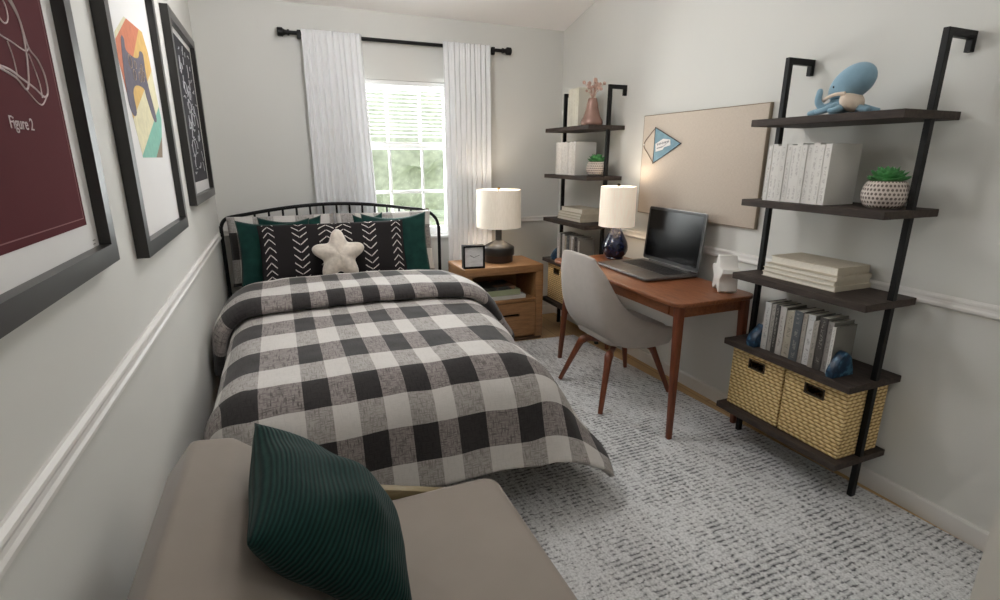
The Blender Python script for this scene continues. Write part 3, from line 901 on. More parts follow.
# clock
cl = thing('desk_clock', 'square black desk clock with white face on the nightstand', 'clock', (1.690, 3.565, ZN))
ck, sk = math.cos(-0.12), math.sin(-0.12)
def crot(bm):
    for v in bm.verts:
        dx, dy = v.co.x - 1.690, v.co.y - 3.565
        v.co.x = 1.690 + dx * ck - dy * sk; v.co.y = 3.565 + dx * sk + dy * ck
    return bm
S = 0.081
obj('case', crot(rect_ring(B(), 1.690 - S, ZN + 0.0005, 1.690 + S, ZN + 2.1 * S, 0.012, 3.535, 3.60)), M_black, cl, smooth=False)
bm = B(); box(bm, 1.690 - S + 0.012, 3.55, ZN + 0.012, 1.690 + S - 0.012, 3.556, ZN + 2.1 * S - 0.012)
def marble():
    t = NT('white_marble_face'); t.set(0.3)
    t.base(t.ramp(t.noise(t.coord('Object', (1, 1, 2)), 14, 5, 0.7), [(0.35, lin((205, 203, 202))), (0.6, lin((226, 224, 224)))]))
    return t.m
obj('dial', crot(bm), marble(), cl)
M_hand = plain('grey_hands', (120, 116, 112), 0.3, 0.6)
for ang, ln, w in ((1.22, 0.046, 0.0016), (-1.05, 0.032, 0.002)):
    bm = B(); d = Vector((math.sin(ang), 0, math.cos(ang))); n = Vector((math.cos(ang), 0, -math.sin(ang)))
    obox(bm, Vector((1.690, 3.548, ZN + S)) + d * ln / 2, d * ln / 2, Vector((0, 0.001, 0)), n * w); obj('hand', crot(bm), M_hand, cl)

# lamps
def ring_shell(bm, cx, cy, r0, r1, z0, z1, t=0.003, seg=48):
    prof = [(r0, z0), (r1, z1), (r1 - t, z1), (r0 - t, z0)]
    rings = [[bm.verts.new((cx + r * math.cos(2 * PI * k / seg), cy + r * math.sin(2 * PI * k / seg), z)) for k in range(seg)] for r, z in prof]
    for q in range(4):
        a, b = rings[q], rings[(q + 1) % 4]
        for k in range(seg): bm.faces.new((a[k], a[(k + 1) % seg], b[(k + 1) % seg], b[k]))
    return bm
def lamp_top(t, cx, cy, rb, rt, z0, z1, shade_m, neck_z, fin_m, power, name):
    obj('lamp_shade', ring_shell(B(), cx, cy, rb, rt, z0, z1), shade_m, t)
    bm = B(); tube(bm, [(cx, cy, neck_z), (cx, cy, z1 + 0.004)], 0.004, 8); obj('stem', bm, M_black, t)
    for k in range(3):
        a = 2 * PI * k / 3 + 0.4
        bm = B(); tube(bm, [(cx, cy, z1 - 0.012), (cx + (rt - 0.003) * math.cos(a), cy + (rt - 0.003) * math.sin(a), z1 - 0.004)], 0.0015, 6); obj('shade_spoke', bm, M_black, t)
    bm = B(); lathe(bm, [(0.004, z1 + 0.002), (0.011, z1 + 0.004), (0.012, z1 + 0.012), (0.007, z1 + 0.019)], cx, cy, 16); obj('finial', bm, fin_m, t)
    zb = neck_z + 0.055
    bm = B(); lathe(bm, [(0.010, zb - 0.03), (0.014, zb - 0.01), (0.026, zb + 0.02), (0.028, zb + 0.035), (0.020, zb + 0.055), (0.006, zb + 0.064)], cx, cy, 16)
    bulb_t = NT('lit_bulb_' + name); bulb_t.b.inputs['Emission Color'].default_value = lin((255, 214, 170)); bulb_t.b.inputs['Emission Strength'].default_value = 1.2
    obj('bulb', bm, bulb_t.m, t)
    ld = bpy.data.lights.new(name + '_light', 'POINT'); ld.energy = power * 0.7; ld.color = (1.0, 0.92, 0.82); ld.shadow_soft_size = 0.05
    lo = bpy.data.objects.new(name + '_light', ld); lo.location = (cx, cy, zb + 0.11); C.objects.link(lo)
LX, LY = 1.963, 3.735
l1 = thing('table_lamp', 'lit table lamp with ivory drum shade and black base on the nightstand', 'lamp', (LX, LY, ZN))
bm = B(); lathe(bm, [(0.108, ZN + 0.0005), (0.112, ZN + 0.004), (0.112, ZN + 0.056)], LX, LY, 40); obj('lamp_foot', bm, M_lampbrown, l1)
bm = B(); lathe(bm, [(0.110, ZN + 0.056), (0.122, ZN + 0.058), (0.124, ZN + 0.062), (0.124, ZN + 0.112), (0.120, ZN + 0.120), (0.085, ZN + 0.140), (0.045, ZN + 0.160), (0.028, ZN + 0.168), (0.025, ZN + 0.175), (0.025, ZN + 0.262), (0.02, ZN + 0.265)], LX, LY, 40)
obj('lamp_base', bm, M_lampblack, l1)
lamp_top(l1, LX, LY, 0.174, 0.171, 0.884, 1.168, M_shade1, ZN + 0.26, plain('brass_finial', (150, 120, 80), 0.3, 0.8), 4.0, 'nightstand_lamp')
ZD = 0.737
L2X, L2Y = 2.500, 2.945
l2 = thing('table_lamp', 'lit table lamp with glossy navy base on the desk', 'lamp', (L2X, L2Y, ZD))
bm = B(); prof = [(0.056, 0.0), (0.060, 0.006), (0.056, 0.012), (0.060, 0.016), (0.074, 0.035), (0.086, 0.065), (0.086, 0.090), (0.077, 0.120), (0.058, 0.155), (0.044, 0.180), (0.034, 0.200), (0.030, 0.220), (0.028, 0.235)]
P = bez([(r, z, 0) for r, z in prof], 3)
lathe(bm, [(p.x, p.y + ZD + 0.0005) for p in P], L2X, L2Y, 40)
for v in bm.verts:
    d = Vector((v.co.x - L2X, v.co.y - L2Y, 0)); 
    if d.length > 0.03: v.co += d.normalized() * 0.003 * mnoise.noise(v.co * 38)
obj('lamp_base', bm, M_navy, l2)
lamp_top(l2, L2X, L2Y, 0.120, 0.117, 0.960, 1.222, M_shade2, ZD + 0.23, M_black, 2.6, 'desk_lamp')

# ------------------------------------------------------------------ desk
desk = thing('desk', 'walnut writing desk with rounded top and tapered legs by right wall', 'desk', (2.39, 2.47, 0.010))
DX0, DX1, DY0, DY1 = 2.095, 2.610, 1.838, 3.105
bm = B(); prism(bm, rrect(DX0, DY0, DX1, DY1, 0.065, 8), 'z', ZD - 0.022, ZD, 0.005); obj('desk_top', bm, M_walnut, desk, ang=50)
bm = B(); box(bm, DX0 + 0.045, DY0 + 0.05, 0.650, DX1 - 0.02, DY1 - 0.05, ZD - 0.0225, 0.003); obj('apron', bm, M_walnut, desk)
for ya, yb in ((DY0 + 0.11, (DY0 + DY1) / 2 - 0.004), ((DY0 + DY1) / 2 + 0.004, DY1 - 0.11)):
    bm = B(); box(bm, DX0 + 0.036, ya, 0.656, DX0 + 0.046, yb, ZD - 0.030, 0.002); obj('drawer_front', bm, M_walnut, desk)
def taper_leg(top, foot, rt, rb):
    """square leg with rounded edges"""
    bm = B(); top, foot = Vector(top), Vector(foot)
    ax = [Vector((1, 0, 0)), Vector((0, 1, 0))]
    rings = []
    for p, r in ((foot, rb), (top, rt)):
        pts = rrect(-r, -r, r, r, r * 0.35, 2)
        rings.append([bm.verts.new(p + Vector((a, b, 0))) for a, b in pts])
    n = len(rings[0])
    for k in range(n): bm.faces.new((rings[0][k], rings[0][(k + 1) % n], rings[1][(k + 1) % n], rings[1][k]))
    bm.faces.new(rings[0][::-1]); bm.faces.new(rings[1])
    return bm
for tx, ty, fx, fy in ((2.143, 1.885, 2.138, 1.866), (2.180, 2.995, 2.165, 3.065), (2.565, 1.885, 2.578, 1.866), (2.565, 3.055, 2.578, 3.082)):
    obj('leg', taper_leg((tx, ty, 0.7145), (fx, fy, 0.0102 if ty < 3 and fx < 2.5 else 0.0102), 0.021, 0.0125), M_walnut_leg, desk)

# laptop
lap = thing('laptop', 'open dark grey laptop with black screen on the desk', 'laptop', (2.47, 2.54, ZD))
LA = 0.045
lc = Vector((2.430, 2.525, 0)); lx = Vector((math.cos(LA), -math.sin(LA), 0)); ly = Vector((math.sin(LA), math.cos(LA), 0)); lz = Vector((0, 0, 1))
def lp(a, b, z): return lc + lx * a + ly * b + lz * z
HWd, HDp = 0.266, 0.182
bm = B(); prism(bm, rrect(-HDp, -HWd, HDp, HWd, 0.02, 4), 'z', ZD + 0.005, ZD + 0.022, 0.003)
for v in bm.verts: v.co = lp(v.co.x, v.co.y, v.co.z)
lb = obj('laptop_base', bm, M_laptop, lap, ang=50)
for a in (-0.15, 0.15):
    for b in (-0.22, 0.22):
        bm = B(); lathe(bm, [(0.010, ZD + 0.0003), (0.010, ZD + 0.0052)], lp(a, b, 0).x, lp(a, b, 0).y, 10); obj('rubber_foot', bm, M_key, lap)
bm = B(); obox(bm, lp(0.055, 0, ZD + 0.0222), lx * 0.078, ly * 0.225, lz * 0.0006); kb = obj('keyboard', bm, plain('keyboard_deck', (40, 39, 39), 0.5), lap)
for r in range(5):
    for k in range(13):
        if r == 0 and 3 < k < 9:
            if k == 4: bm = B(); obox(bm, lp(-0.010 - 0.0, (6 - 6) * 0.034, ZD + 0.0236), lx * 0.0115, ly * 0.080, lz * 0.0012); obj('key', bm, M_key, kb, smooth=False)
            continue
        bm = B(); obox(bm, lp(-0.010 + 0.031 * r, (k - 6) * 0.034, ZD + 0.0236), lx * 0.0130, ly * 0.0145, lz * 0.0012); obj('key', bm, M_key, kb, smooth=False)
bm = B(); obox(bm, lp(-0.105, 0.0, ZD + 0.0222), lx * 0.05, ly * 0.075, lz * 0.0004); obj('trackpad', bm, plain('trackpad_grey', (92, 89, 88), 0.3, 0.5), lap)
hb_ = lp(HDp - 0.006, 0, ZD + 0.022); td = (lx * 0.075 + lz).normalized(); LHt = 0.345
tn = ly.cross(td).normalized()
def lidp(b, h, n): return hb_ + ly * b + td * h + tn * n
def slab(bm, pts, n0, n1, bev=0.0):
    v0 = [bm.verts.new(lidp(a, b, n0)) for a, b in pts]; v1 = [bm.verts.new(lidp(a, b, n1)) for a, b in pts]
    n = len(pts); bm.faces.new(v0[::-1]); bm.faces.new(v1)
    for k in range(n): bm.faces.new((v0[k], v0[(k + 1) % n], v1[(k + 1) % n], v1[k]))
    return bm
ld = obj('lid', slab(B(), rrect(-HWd, 0.006, HWd, LHt, 0.016, 4), -0.004, 0.004), M_laptop, lap, ang=50)
sgn = -1 if tn.x > 0 else 1
obj('bezel', slab(B(), rrect(-HWd + 0.004, 0.010, HWd - 0.004, LHt - 0.004, 0.014, 4), sgn * 0.0041, sgn * 0.0052), M_key, ld, smooth=False)
obj('screen', slab(B(), [(-HWd + 0.018, 0.030), (HWd - 0.018, 0.030), (HWd - 0.018, LHt - 0.018), (-HWd + 0.018, LHt - 0.018)], sgn * 0.0053, sgn * 0.0058), M_screen, ld, smooth=False)
bm = B(); tube(bm, [hb_ + ly * -0.2 + lz * 0.002, hb_ + ly * 0.2 + lz * 0.002], 0.006, 8); obj('hinge', bm, M_key, lap)

# white star ornament (extruded star standing on two points)
bm = B(); pts = []
SY, SZ, SR = 1.975, ZD + 0.083, 0.102
for k in range(10):
    a = PI / 2 + k * PI / 5; r = SR if k % 2 == 0 else SR * 0.56
    if k % 2 == 0:
        for da in (-0.10, 0.10): pts.append((SY + r * 0.98 * math.cos(a + da), SZ + r * 0.98 * math.sin(a + da)))
    else: pts.append((SY + r * math.cos(a), SZ + r * math.sin(a)))
mz = min(p[1] for p in pts); pts = [(p[0], p[1] - mz + ZD + 0.0005) for p in pts]
prism(bm, pts, 'x', 2.476, 2.569, 0.006)
sa_ = math.radians(-31); c_, s_ = math.cos(sa_), math.sin(sa_)
for v in bm.verts:
    dx, dy = v.co.x - 2.5225, v.co.y - SY
    v.co.x = 2.512 + dx * c_ - dy * s_; v.co.y = SY + dx * s_ + dy * c_
tag(obj('star_ornament', bm, M_ceramic, ang=60), 'thick white ceramic star standing on the right end of the desk', 'ornament')

# ------------------------------------------------------------------ desk chair
ch = thing('desk_chair', 'grey upholstered shell chair with walnut legs at the desk', 'chair', (2.235, 2.475, 0.010))
CY = 2.478
cenl = [(1.912, 0.892), (1.916, 0.80), (1.932, 0.68), (1.958, 0.56), (2.005, 0.455), (2.092, 0.376), (2.22, 0.344), (2.35, 0.342), (2.43, 0.347)]
rim = [(1.932, 0.870, 0.172), (1.968, 0.808, 0.216), (2.014, 0.722, 0.240), (2.062, 0.648, 0.250), (2.122, 0.590, 0.256), (2.198, 0.545, 0.258), (2.288, 0.511, 0.257), (2.385, 0.480, 0.254), (2.445, 0.462, 0.244)]
cc = bez([(a, 0, b) for a, b in cenl], 5); rr_ = bez([(a, h, b) for a, b, h in rim], 5)
NTt = 24
def shell_pt(i, t):
    c, r = cc[i], rr_[i]; a = abs(t) * PI / 2
    bx = min(1.0, i / 14.0); lat = math.sin(a) ** (0.80 - 0.22 * bx); up = (1 - math.cos(a)) ** (1.6 + 1.3 * bx)
    return Vector((c.x + (r.x - c.x) * up, CY + math.copysign(r.y * lat, t), c.z + (r.z - c.z) * up))
outer_g = [[shell_pt(i, -1 + 2 * k / NTt) for k in range(NTt + 1)] for i in range(len(cc))]
inside = Vector((2.24, CY, 0.78))
def nrm_at(g, i, k):
    a = g[min(i + 1, len(g) - 1)][k] - g[max(i - 1, 0)][k]; b = g[i][min(k + 1, NTt)] - g[i][max(k - 1, 0)]
    n = a.cross(b).normalized()
    return n if n.dot(inside - g[i][k]) > 0 else -n
bm = B()
go = [[bm.verts.new(p) for p in row] for row in outer_g]
gi = [[bm.verts.new(outer_g[i][k] + nrm_at(outer_g, i, k) * (0.030 if 0 < k < NTt and 0 < i < len(cc) - 1 else 0.024)) for k in range(NTt + 1)] for i in range(len(cc))]
NI = len(cc)
for i in range(NI - 1):
    for k in range(NTt):
        bm.faces.new((go[i][k], go[i + 1][k], go[i + 1][k + 1], go[i][k + 1]))
        bm.faces.new((gi[i][k], gi[i][k + 1], gi[i + 1][k + 1], gi[i + 1][k]))
bnd = [(0, k) for k in range(NTt)] + [(i, NTt) for i in range(NI - 1)] + [(NI - 1, k) for k in range(NTt, 0, -1)] + [(i, 0) for i in range(NI - 1, 0, -1)]
for a, b in zip(bnd, bnd[1:] + bnd[:1]):
    bm.faces.new((go[a[0]][a[1]], gi[a[0]][a[1]], gi[b[0]][b[1]], go[b[0]][b[1]]))
o = obj('seat_shell', bm, M_chair, ch, ang=180)
sb = o.modifiers.new('smooth', 'SUBSURF'); sb.levels = 1; sb.render_levels = 1
bm = B(); pts = rrect(2.04, CY - 0.215, 2.452, CY + 0.215, 0.08, 6); prism(bm, pts, 'z', 0.372, 0.462, 0.022)
obj('seat_pad', bm, M_chair, ch, ang=60)
for (fx, fy) in ((1.983, 2.732), (1.951, 2.215), (2.497, 2.738), (2.506, 2.306)):
    cx, cy = 2.225, 2.475
    dx, dy = fx - cx, fy - cy
    tx, ty = cx + dx * 0.60, cy + dy * 0.60
    bm = B(); d = Vector((dx, dy, 0)).normalized()
    pts = bez([(cx + dx * 0.12, cy + dy * 0.12, 0.322), (cx + dx * 0.45, cy + dy * 0.45, 0.320), (tx, ty, 0.308), (cx + dx * 0.70, cy + dy * 0.70, 0.25), (fx, fy, 0.0155)], 5)
    rr = [0.014] * len(pts)
    for i in range(len(pts)):
        q = i / (len(pts) - 1)
        rr[i] = 0.016 + 0.010 * math.exp(-((q - 0.5) / 0.16) ** 2) if q < 0.55 else 0.025 - 0.0115 * ((q - 0.55) / 0.45)
    tube(bm, pts, rr, 10); obj('leg', bm, M_walnut_leg, ch)
bm = B(); lathe(bm, [(0.07, 0.312), (0.075, 0.318), (0.075, 0.335), (0.06, 0.341)], 2.225, 2.475, 24); obj('swivel_plate', bm, M_black, ch)

# ------------------------------------------------------------------ ladder shelves
XF, XB, XP = W - 0.320, W - 0.004, W - 0.190
def ladder(y0, y1, dx, dz, label):
    t = thing('ladder_shelf', label, 'shelf', (W - 0.17, (y0 + y1) / 2, 0.0), 'dark wood and black metal ladder shelves')
    H = 1.834 + dz
    for ya, yb in ((y0 - 0.0075, y0 + 0.0145), (y1 - 0.009, y1 + 0.013)):
        xp = XP + 0.025 + dx
        poly = [(xp, 0.0105), (xp + 0.025, 0.0105), (xp + 0.025, H - 0.027), (W - 0.025, H - 0.027), (W - 0.025, H - 0.068), (W - 0.002, H - 0.068), (W - 0.002, H), (xp, H)]
        bm = B(); prism(bm, poly, 'y', ya, yb, 0.002); obj('post', bm, M_black, t, smooth=False)
    for z in (1.5698, 1.2244, 0.8795, 0.5466, 0.2037):
        xb = XB + dx if dx < 0.001 else XB
        if z in (0.8795,): xb = W - 0.020
        bm = B(); box(bm, XF + dx, y0 - 0.011, z + dz - 0.029, xb, y1 + 0.015, z + dz, 0.0015, 1); obj('shelf_board', bm, M_shelf, t, smooth=False)
    return t
LY0, LY1 = 1.189, 1.797
D2Y = 3.2034 - 1.189
ladder(LY0, LY1, 0, 0, 'dark wood ladder shelf nearer the camera, holding the blue plush octopus')
ladder(LY0 + D2Y, LY1 + D2Y, 0.0195, 0.054, 'dark wood ladder shelf in the far corner, behind the desk lamp')

def standing_book(x0, x1, y0, y1, z0, z1, mat, lab, cat='book', group=None, lean=0.0):
    """spine towards the room (-x); cover is a U with a page block inside"""
    t = min(0.0018, (y1 - y0) * 0.16)
    bm = B(); prism(bm, [(x1, y0), (x1, y0 + t), (x0 + t, y0 + t), (x0 + t, y1 - t), (x1, y1 - t), (x1, y1), (x0, y1), (x0, y0)], 'z', z0 + 0.0003, z1)
    def sh(bm):
        if lean:
            for v in bm.verts: v.co.y += (v.co.z - z0) * lean
        return bm
    o = obj('book', sh(bm), mat, smooth=False); tag(o, lab, cat, group)
    bm = B(); box(bm, x0 + t, y0 + t, z0 + 0.003, x1 - 0.003, y1 - t, z1 - 0.003); obj('pages', sh(bm), M_pages, o, smooth=False)
    return o

M_wb = book_mat('white_paperback', (222, 219, 214), (120, 106, 106), 0.38)
M_cb = book_mat('cream_paperback', (222, 218, 202), (170, 160, 140), 0.3)
GREY = {}
def greybook(c):
    if c not in GREY: GREY[c] = book_mat('grey_cloth_book_%d' % len(GREY), c, (60, 58, 56) if c[0] > 110 else (170, 168, 160), 0.4, (124, 121, 115))
    return GREY[c]
def shelf_items(dx, dy, dz, which):
    near = which == 'near'
    where = 'of the nearer ladder shelf' if near else 'of the far corner ladder shelf'
    # white paperbacks on the second board
    z = 1.2244 + dz
    n = 12; ws = [0.020, 0.024, 0.019, 0.027, 0.024, 0.022, 0.026, 0.021, 0.025, 0.027, 0.022, 0.028]
    tot = sum(ws); y = (1.735 if near else 1.700) + dy; sc = (1.735 - 1.443) / tot
    for k in range(n):
        w = ws[k] * sc
        h = 0.238 + 0.004 * math.sin(k * 2.3)
        standing_book(2.42 + dx + 0.002 * math.sin(k * 1.7), 2.598 + dx, y - w + 0.0004, y, z, z + h, M_wb,
                      '%s white paperback from left, second board %s' % (ORD[k], where), group='white paperbacks %s' % where)
        y -= w
    # succulent
    px, py = 2.532 + dx, 1.284 + dy
    t = thing('potted_succulent', 'green succulent in dotted white pot %s' % where, 'plant', (px, py, z), 'potted succulents on the ladder shelves')
    bm = B(); P = bez([(r, q, 0) for r, q in [(0.048, 0.0005), (0.063, 0.008), (0.075, 0.032), (0.077, 0.055), (0.071, 0.082), (0.062, 0.098), (0.056, 0.1), (0.054, 0.092)]], 3)
    lathe(bm, [(p.x, p.y + z) for p in P], px, py, 36); obj('pot', bm, M_pot, t, ang=70)
    bm = B(); lathe(bm, [(0.05, z + 0.085), (0.055, z + 0.090)], px, py, 24); obj('soil', bm, plain('potting_soil', (48, 38, 30), 0.95), t)
    bm = B(); rnd = random.Random(5)
    for ring, (nn_, el, ln, wd) in enumerate(((14, 0.08, 0.066, 0.017), (12, 0.45, 0.060, 0.017), (9, 0.85, 0.050, 0.016), (6, 1.2, 0.040, 0.013))):
        for k in range(nn_):
            a = 2 * PI * k / nn_ + ring * 0.4 + rnd.uniform(-0.1, 0.1); e = el + rnd.uniform(-0.08, 0.08); l = ln * rnd.uniform(0.85, 1.1)
            d = Vector((math.cos(a) * math.cos(e), math.sin(a) * math.cos(e), math.sin(e))); s_ = Vector((-math.sin(a), math.cos(a), 0)); u_ = d.cross(s_) * -1
            b0 = Vector((px, py, z + 0.098)) + d * 0.006
            secs = [(0.0, 0.5), (0.45, 1.0), (0.78, 0.8), (1.0, 0.06)]
            rings = []
            for q, w in secs:
                c0 = b0 + d * l * q + Vector((0, 0, 0.012 * q * q))
                rings.append([bm.verts.new(c0 + s_ * wd * w * math.cos(2 * PI * m / 6) + u_ * wd * 0.38 * w * math.sin(2 * PI * m / 6)) for m in range(6)])
            for r1, r2 in zip(rings, rings[1:]):
                for m in range(6): bm.faces.new((r1[m], r1[(m + 1) % 6], r2[(m + 1) % 6], r2[m]))
            bm.faces.new(rings[0][::-1]); bm.faces.new(rings[-1])
    o = obj('succulent_leaves', bm, M_leaf, t, ang=60)
    # stack of cream volumes on the third board
    z = 0.8795 + dz
    lay = [(2.455, 1.357, 2.680, 1.712, 0.021, 'lowest'), (2.458, 1.365, 2.678, 1.712, 0.020, 'second lowest'), (2.462, 1.360, 2.678, 1.706, 0.019, 'second from the top'), (2.478, 1.372, 2.676, 1.694, 0.034, 'topmost')]
    zz = z + 0.0004
    for k, (xa, ya, xb, yb, h, pos) in enumerate(lay):
        flat_book('cream cloth book, %s of the stack %s' % (pos, where), xa + dx, ya + dy, zz, xb + (dx if near else 0), yb + dy, zz + h, M_creambook, 0.0, group='stacked cream books %s' % where)
        zz += h + 0.0004
    # grey books with agate bookends on the fourth board
    z = 0.5466 + dz
    spec = [((196, 194, 192), 0.030, 0.226), ((158, 154, 148), 0.026, 0.224), ((70, 68, 66), 0.022, 0.226), ((192, 188, 184), 0.030, 0.224), ((172, 164, 150), 0.042, 0.214),
            ((88, 92, 96), 0.040, 0.226), ((168, 162, 154), 0.020, 0.222), ((206, 206, 206), 0.032, 0.224), ((160, 154, 146), 0.022, 0.206), ((78, 74, 72), 0.034, 0.228), ((140, 136, 132), 0.026, 0.218), ((204, 202, 198), 0.014, 0.204)]
    tot = sum(s[1] for s in spec); sc = (1.640 - 1.300) / tot; y = 1.640 + dy
    for k, (c, w, h) in enumerate(spec):
        w *= sc
        tone = 'pale grey' if c[0] > 185 else ('warm grey' if c[0] > 120 else 'dark grey')
        standing_book(2.425 + dx + 0.004 * math.sin(k * 2.1), 2.55 + dx, y - w + 0.0005, y, z, z + h, greybook(c), '%s book from left, %s, fourth board %s' % (ORD[k], tone, where), group='grey books on the fourth board %s' % where)
        y -= w
    for side, ya, yb, hh, lr in (('left', 1.645, 1.695, 0.100, 0), ('right', 1.262, 1.297, 0.104, 1)):
        bm = B(); cxm = 2.458 + dx
        pts = []
        for q in range(13):
            a = PI * q / 12; rr_ = 1 + 0.10 * math.sin(3.1 * a + lr * 2) + 0.05 * math.sin(7 * a)
            pts.append((cxm - 0.062 * math.cos(a) * rr_, z + 0.0005 + hh * math.sin(a) * (0.95 + 0.06 * math.sin(5 * a))))
        pts[0] = (cxm - 0.062, z + 0.0005); pts[-1] = (cxm + 0.062, z + 0.0005)
        prism(bm, pts, 'y', ya + dy, yb + dy, 0.006)
        for v in bm.verts:
            v.co.y += 0.006 * mnoise.noise(v.co * 35) * (1 if (v.co.y - dy) > (ya + yb) / 2 and side == 'left' or (v.co.y - dy) < (ya + yb) / 2 and side == 'right' else 0)
        tag(obj('agate_bookend', bm, M_agate, ang=50), 'blue agate bookend, %s end of grey books %s' % (side, where), 'bookend', 'blue agate bookends')
    # woven baskets on the lowest board
    z = 0.2037 + dz
    for nm, ya, yb in (('left', 1.499, 1.787), ('right', 1.2055, 1.488)):
        xa, xb, h = 2.425 + dx, 2.672 + min(dx, 0.01), 0.296
        t = thing('storage_basket', 'woven seagrass basket, %s one %s' % (nm, where), 'basket', ((xa + xb) / 2, (ya + yb) / 2 + dy, z), 'woven baskets on the ladder shelves')
        bm = B(); ya_, yb_ = ya + dy, yb + dy; zt = z + h; z0 = z + 0.0006; th = 0.010
        ym = (ya_ + yb_) / 2
        # walls with a hand hole in the front (towards the room)
        ys = (ya_, ym - 0.042, ym + 0.042, yb_); zs = (z0, zt - 0.068, zt - 0.028, zt)
        vs_ = {}
        for k2, x in enumerate((xa, xa + th)):
            for i, yv in enumerate(ys):
                for j, zv in enumerate(zs): vs_[(k2, i, j)] = bm.verts.new((x, yv if k2 == 0 or i in (1, 2) else (yv + th if i == 0 else yv - th), zv))
        for k2 in (0, 1):
            for i in range(3):
                for j in range(3):
                    if (i, j) != (1, 1): bm.faces.new([vs_[(k2, a, b)] for a, b in ((i, j), (i + 1, j), (i + 1, j + 1), (i, j + 1))])
        for (a, b), (c, d) in (((1, 1), (2, 1)), ((2, 1), (2, 2)), ((2, 2), (1, 2)), ((1, 2), (1, 1))):
            bm.faces.new([vs_[(0, a, b)], vs_[(0, c, d)], vs_[(1, c, d)], vs_[(1, a, b)]])
        for i in range(3): bm.faces.new([vs_[(0, i, 3)], vs_[(0, i + 1, 3)], vs_[(1, i + 1, 3)], vs_[(1, i, 3)]])
        bo = {}
        for nm2, x, yq in (('o0', xb, ya_), ('o1', xb, yb_), ('i0', xb - th, ya_ + th), ('i1', xb - th, yb_ - th)):
            for j, zv in enumerate(zs): bo[(nm2, j)] = bm.verts.new((x, yq, zv))
        for j in range(3):
            bm.faces.new((vs_[(0, 0, j)], bo[('o0', j)], bo[('o0', j + 1)], vs_[(0, 0, j + 1)]))
            bm.faces.new((vs_[(0, 3, j)], bo[('o1', j)], bo[('o1', j + 1)], vs_[(0, 3, j + 1)]))
            bm.faces.new((bo[('o0', j)], bo[('o1', j)], bo[('o1', j + 1)], bo[('o0', j + 1)]))
            bm.faces.new((vs_[(1, 0, j)], bo[('i0', j)], bo[('i0', j + 1)], vs_[(1, 0, j + 1)]))
            bm.faces.new((vs_[(1, 3, j)], bo[('i1', j)], bo[('i1', j + 1)], vs_[(1, 3, j + 1)]))
            bm.faces.new((bo[('i0', j)], bo[('i1', j)], bo[('i1', j + 1)], bo[('i0', j + 1)]))
        bm.faces.new((vs_[(0, 0, 3)], bo[('o0', 3)], bo[('i0', 3)], vs_[(1, 0, 3)])); bm.faces.new((vs_[(0, 3, 3)], bo[('o1', 3)], bo[('i1', 3)], vs_[(1, 3, 3)]))
        bm.faces.new((bo[('o0', 3)], bo[('o1', 3)], bo[('i1', 3)], bo[('i0', 3)]))
        bm.faces.new((vs_[(0, 0, 0)], vs_[(0, 1, 0)], vs_[(0, 2, 0)], vs_[(0, 3, 0)], bo[('o1', 0)], bo[('o0', 0)]))
        obj('basket_body', bm, M_weave, t, smooth=False)
        bm = B(); box(bm, xa + th, ya_ + th, z0 + 0.001, xb - th, yb_ - th, z0 + 0.012); obj('basket_floor', bm, M_handle_dark, t, smooth=False)
        obj('handle_rim', rect_ring_x(B(), ym - 0.046, zt - 0.072, ym + 0.046, zt - 0.024, 0.0055, xa - 0.002, xa + th + 0.001), M_handle_dark, t, smooth=False)
def rect_ring_x(bm, y0, z0, y1, z1, t, x0, x1):
    rect_ring(bm, y0, z0, y1, z1, t, x0, x1)
    for v in bm.verts: v.co = Vector((v.co.y, v.co.x, v.co.z))
    return bm
shelf_items(0, 0, 0, 'near')
shelf_items(0.0195, D2Y, 0.054, 'far')

# top board of the far shelf: cream books and a copper bottle vase with dried flowers
z = 1.5698 + 0.054; y = 3.575
for k in range(4):
    w = (0.034, 0.037, 0.033, 0.040)[k]
    standing_book(2.455, 2.60, y - w + 0.0005, y, z, z + 0.262 + 0.003 * (k % 2), M_cb, '%s cream book from left, top board of far corner ladder shelf' % ORD[k], group='cream books on the far top board')
    y -= w
vz = z; vx, vy = 2.470, 3.270
vt = thing('bottle_vase', 'copper-toned bottle vase with dried flowers on the far top board', 'vase', (vx, vy, vz))
bm = B(); P = bez([(r, q, 0) for r, q in [(0.070, 0.0005), (0.076, 0.012), (0.073, 0.032), (0.058, 0.06), (0.046, 0.10), (0.037, 0.145), (0.030, 0.172), (0.026, 0.178)]], 3)
lathe(bm, [(p.x, p.y + vz) for p in P], vx, vy, 36); obj('vase_body', bm, M_copper, vt, ang=60)
bm = B(); rnd = random.Random(11)
for k in range(24):
    a = rnd.uniform(0, 2 * PI); e = rnd.uniform(0.1, 1.4); l = rnd.uniform(0.04, 0.10)
    d = Vector((math.cos(a) * math.cos(e), math.sin(a) * math.cos(e), math.sin(e)))
    p0 = Vector((vx, vy, vz + 0.172)); p1 = p0 + d * l + Vector((0, 0, 0.035))
    tube(bm, [p0, (p0 + p1) / 2 + Vector((0, 0, 0.012)), p1], 0.0018, 5)
    r = bmesh.ops.create_icosphere(bm, subdivisions=1, radius=rnd.uniform(0.010, 0.018)); bmesh.ops.translate(bm, verts=r['verts'], vec=p1)
obj('dried_flowers', bm, M_dried, vt)
bm = B()
for k in range(3): tube(bm, [(vx, vy, vz + 0.17), (vx - 0.004 + 0.006 * k, vy + 0.002 * k, vz + 0.25), (vx - 0.008 + 0.010 * k, vy - 0.01 + 0.008 * k, vz + 0.315 - 0.012 * k)], [0.002, 0.005, 0.001], 6)
obj('white_plume', bm, plain('white_plume', (236, 232, 226), 0.9), vt)

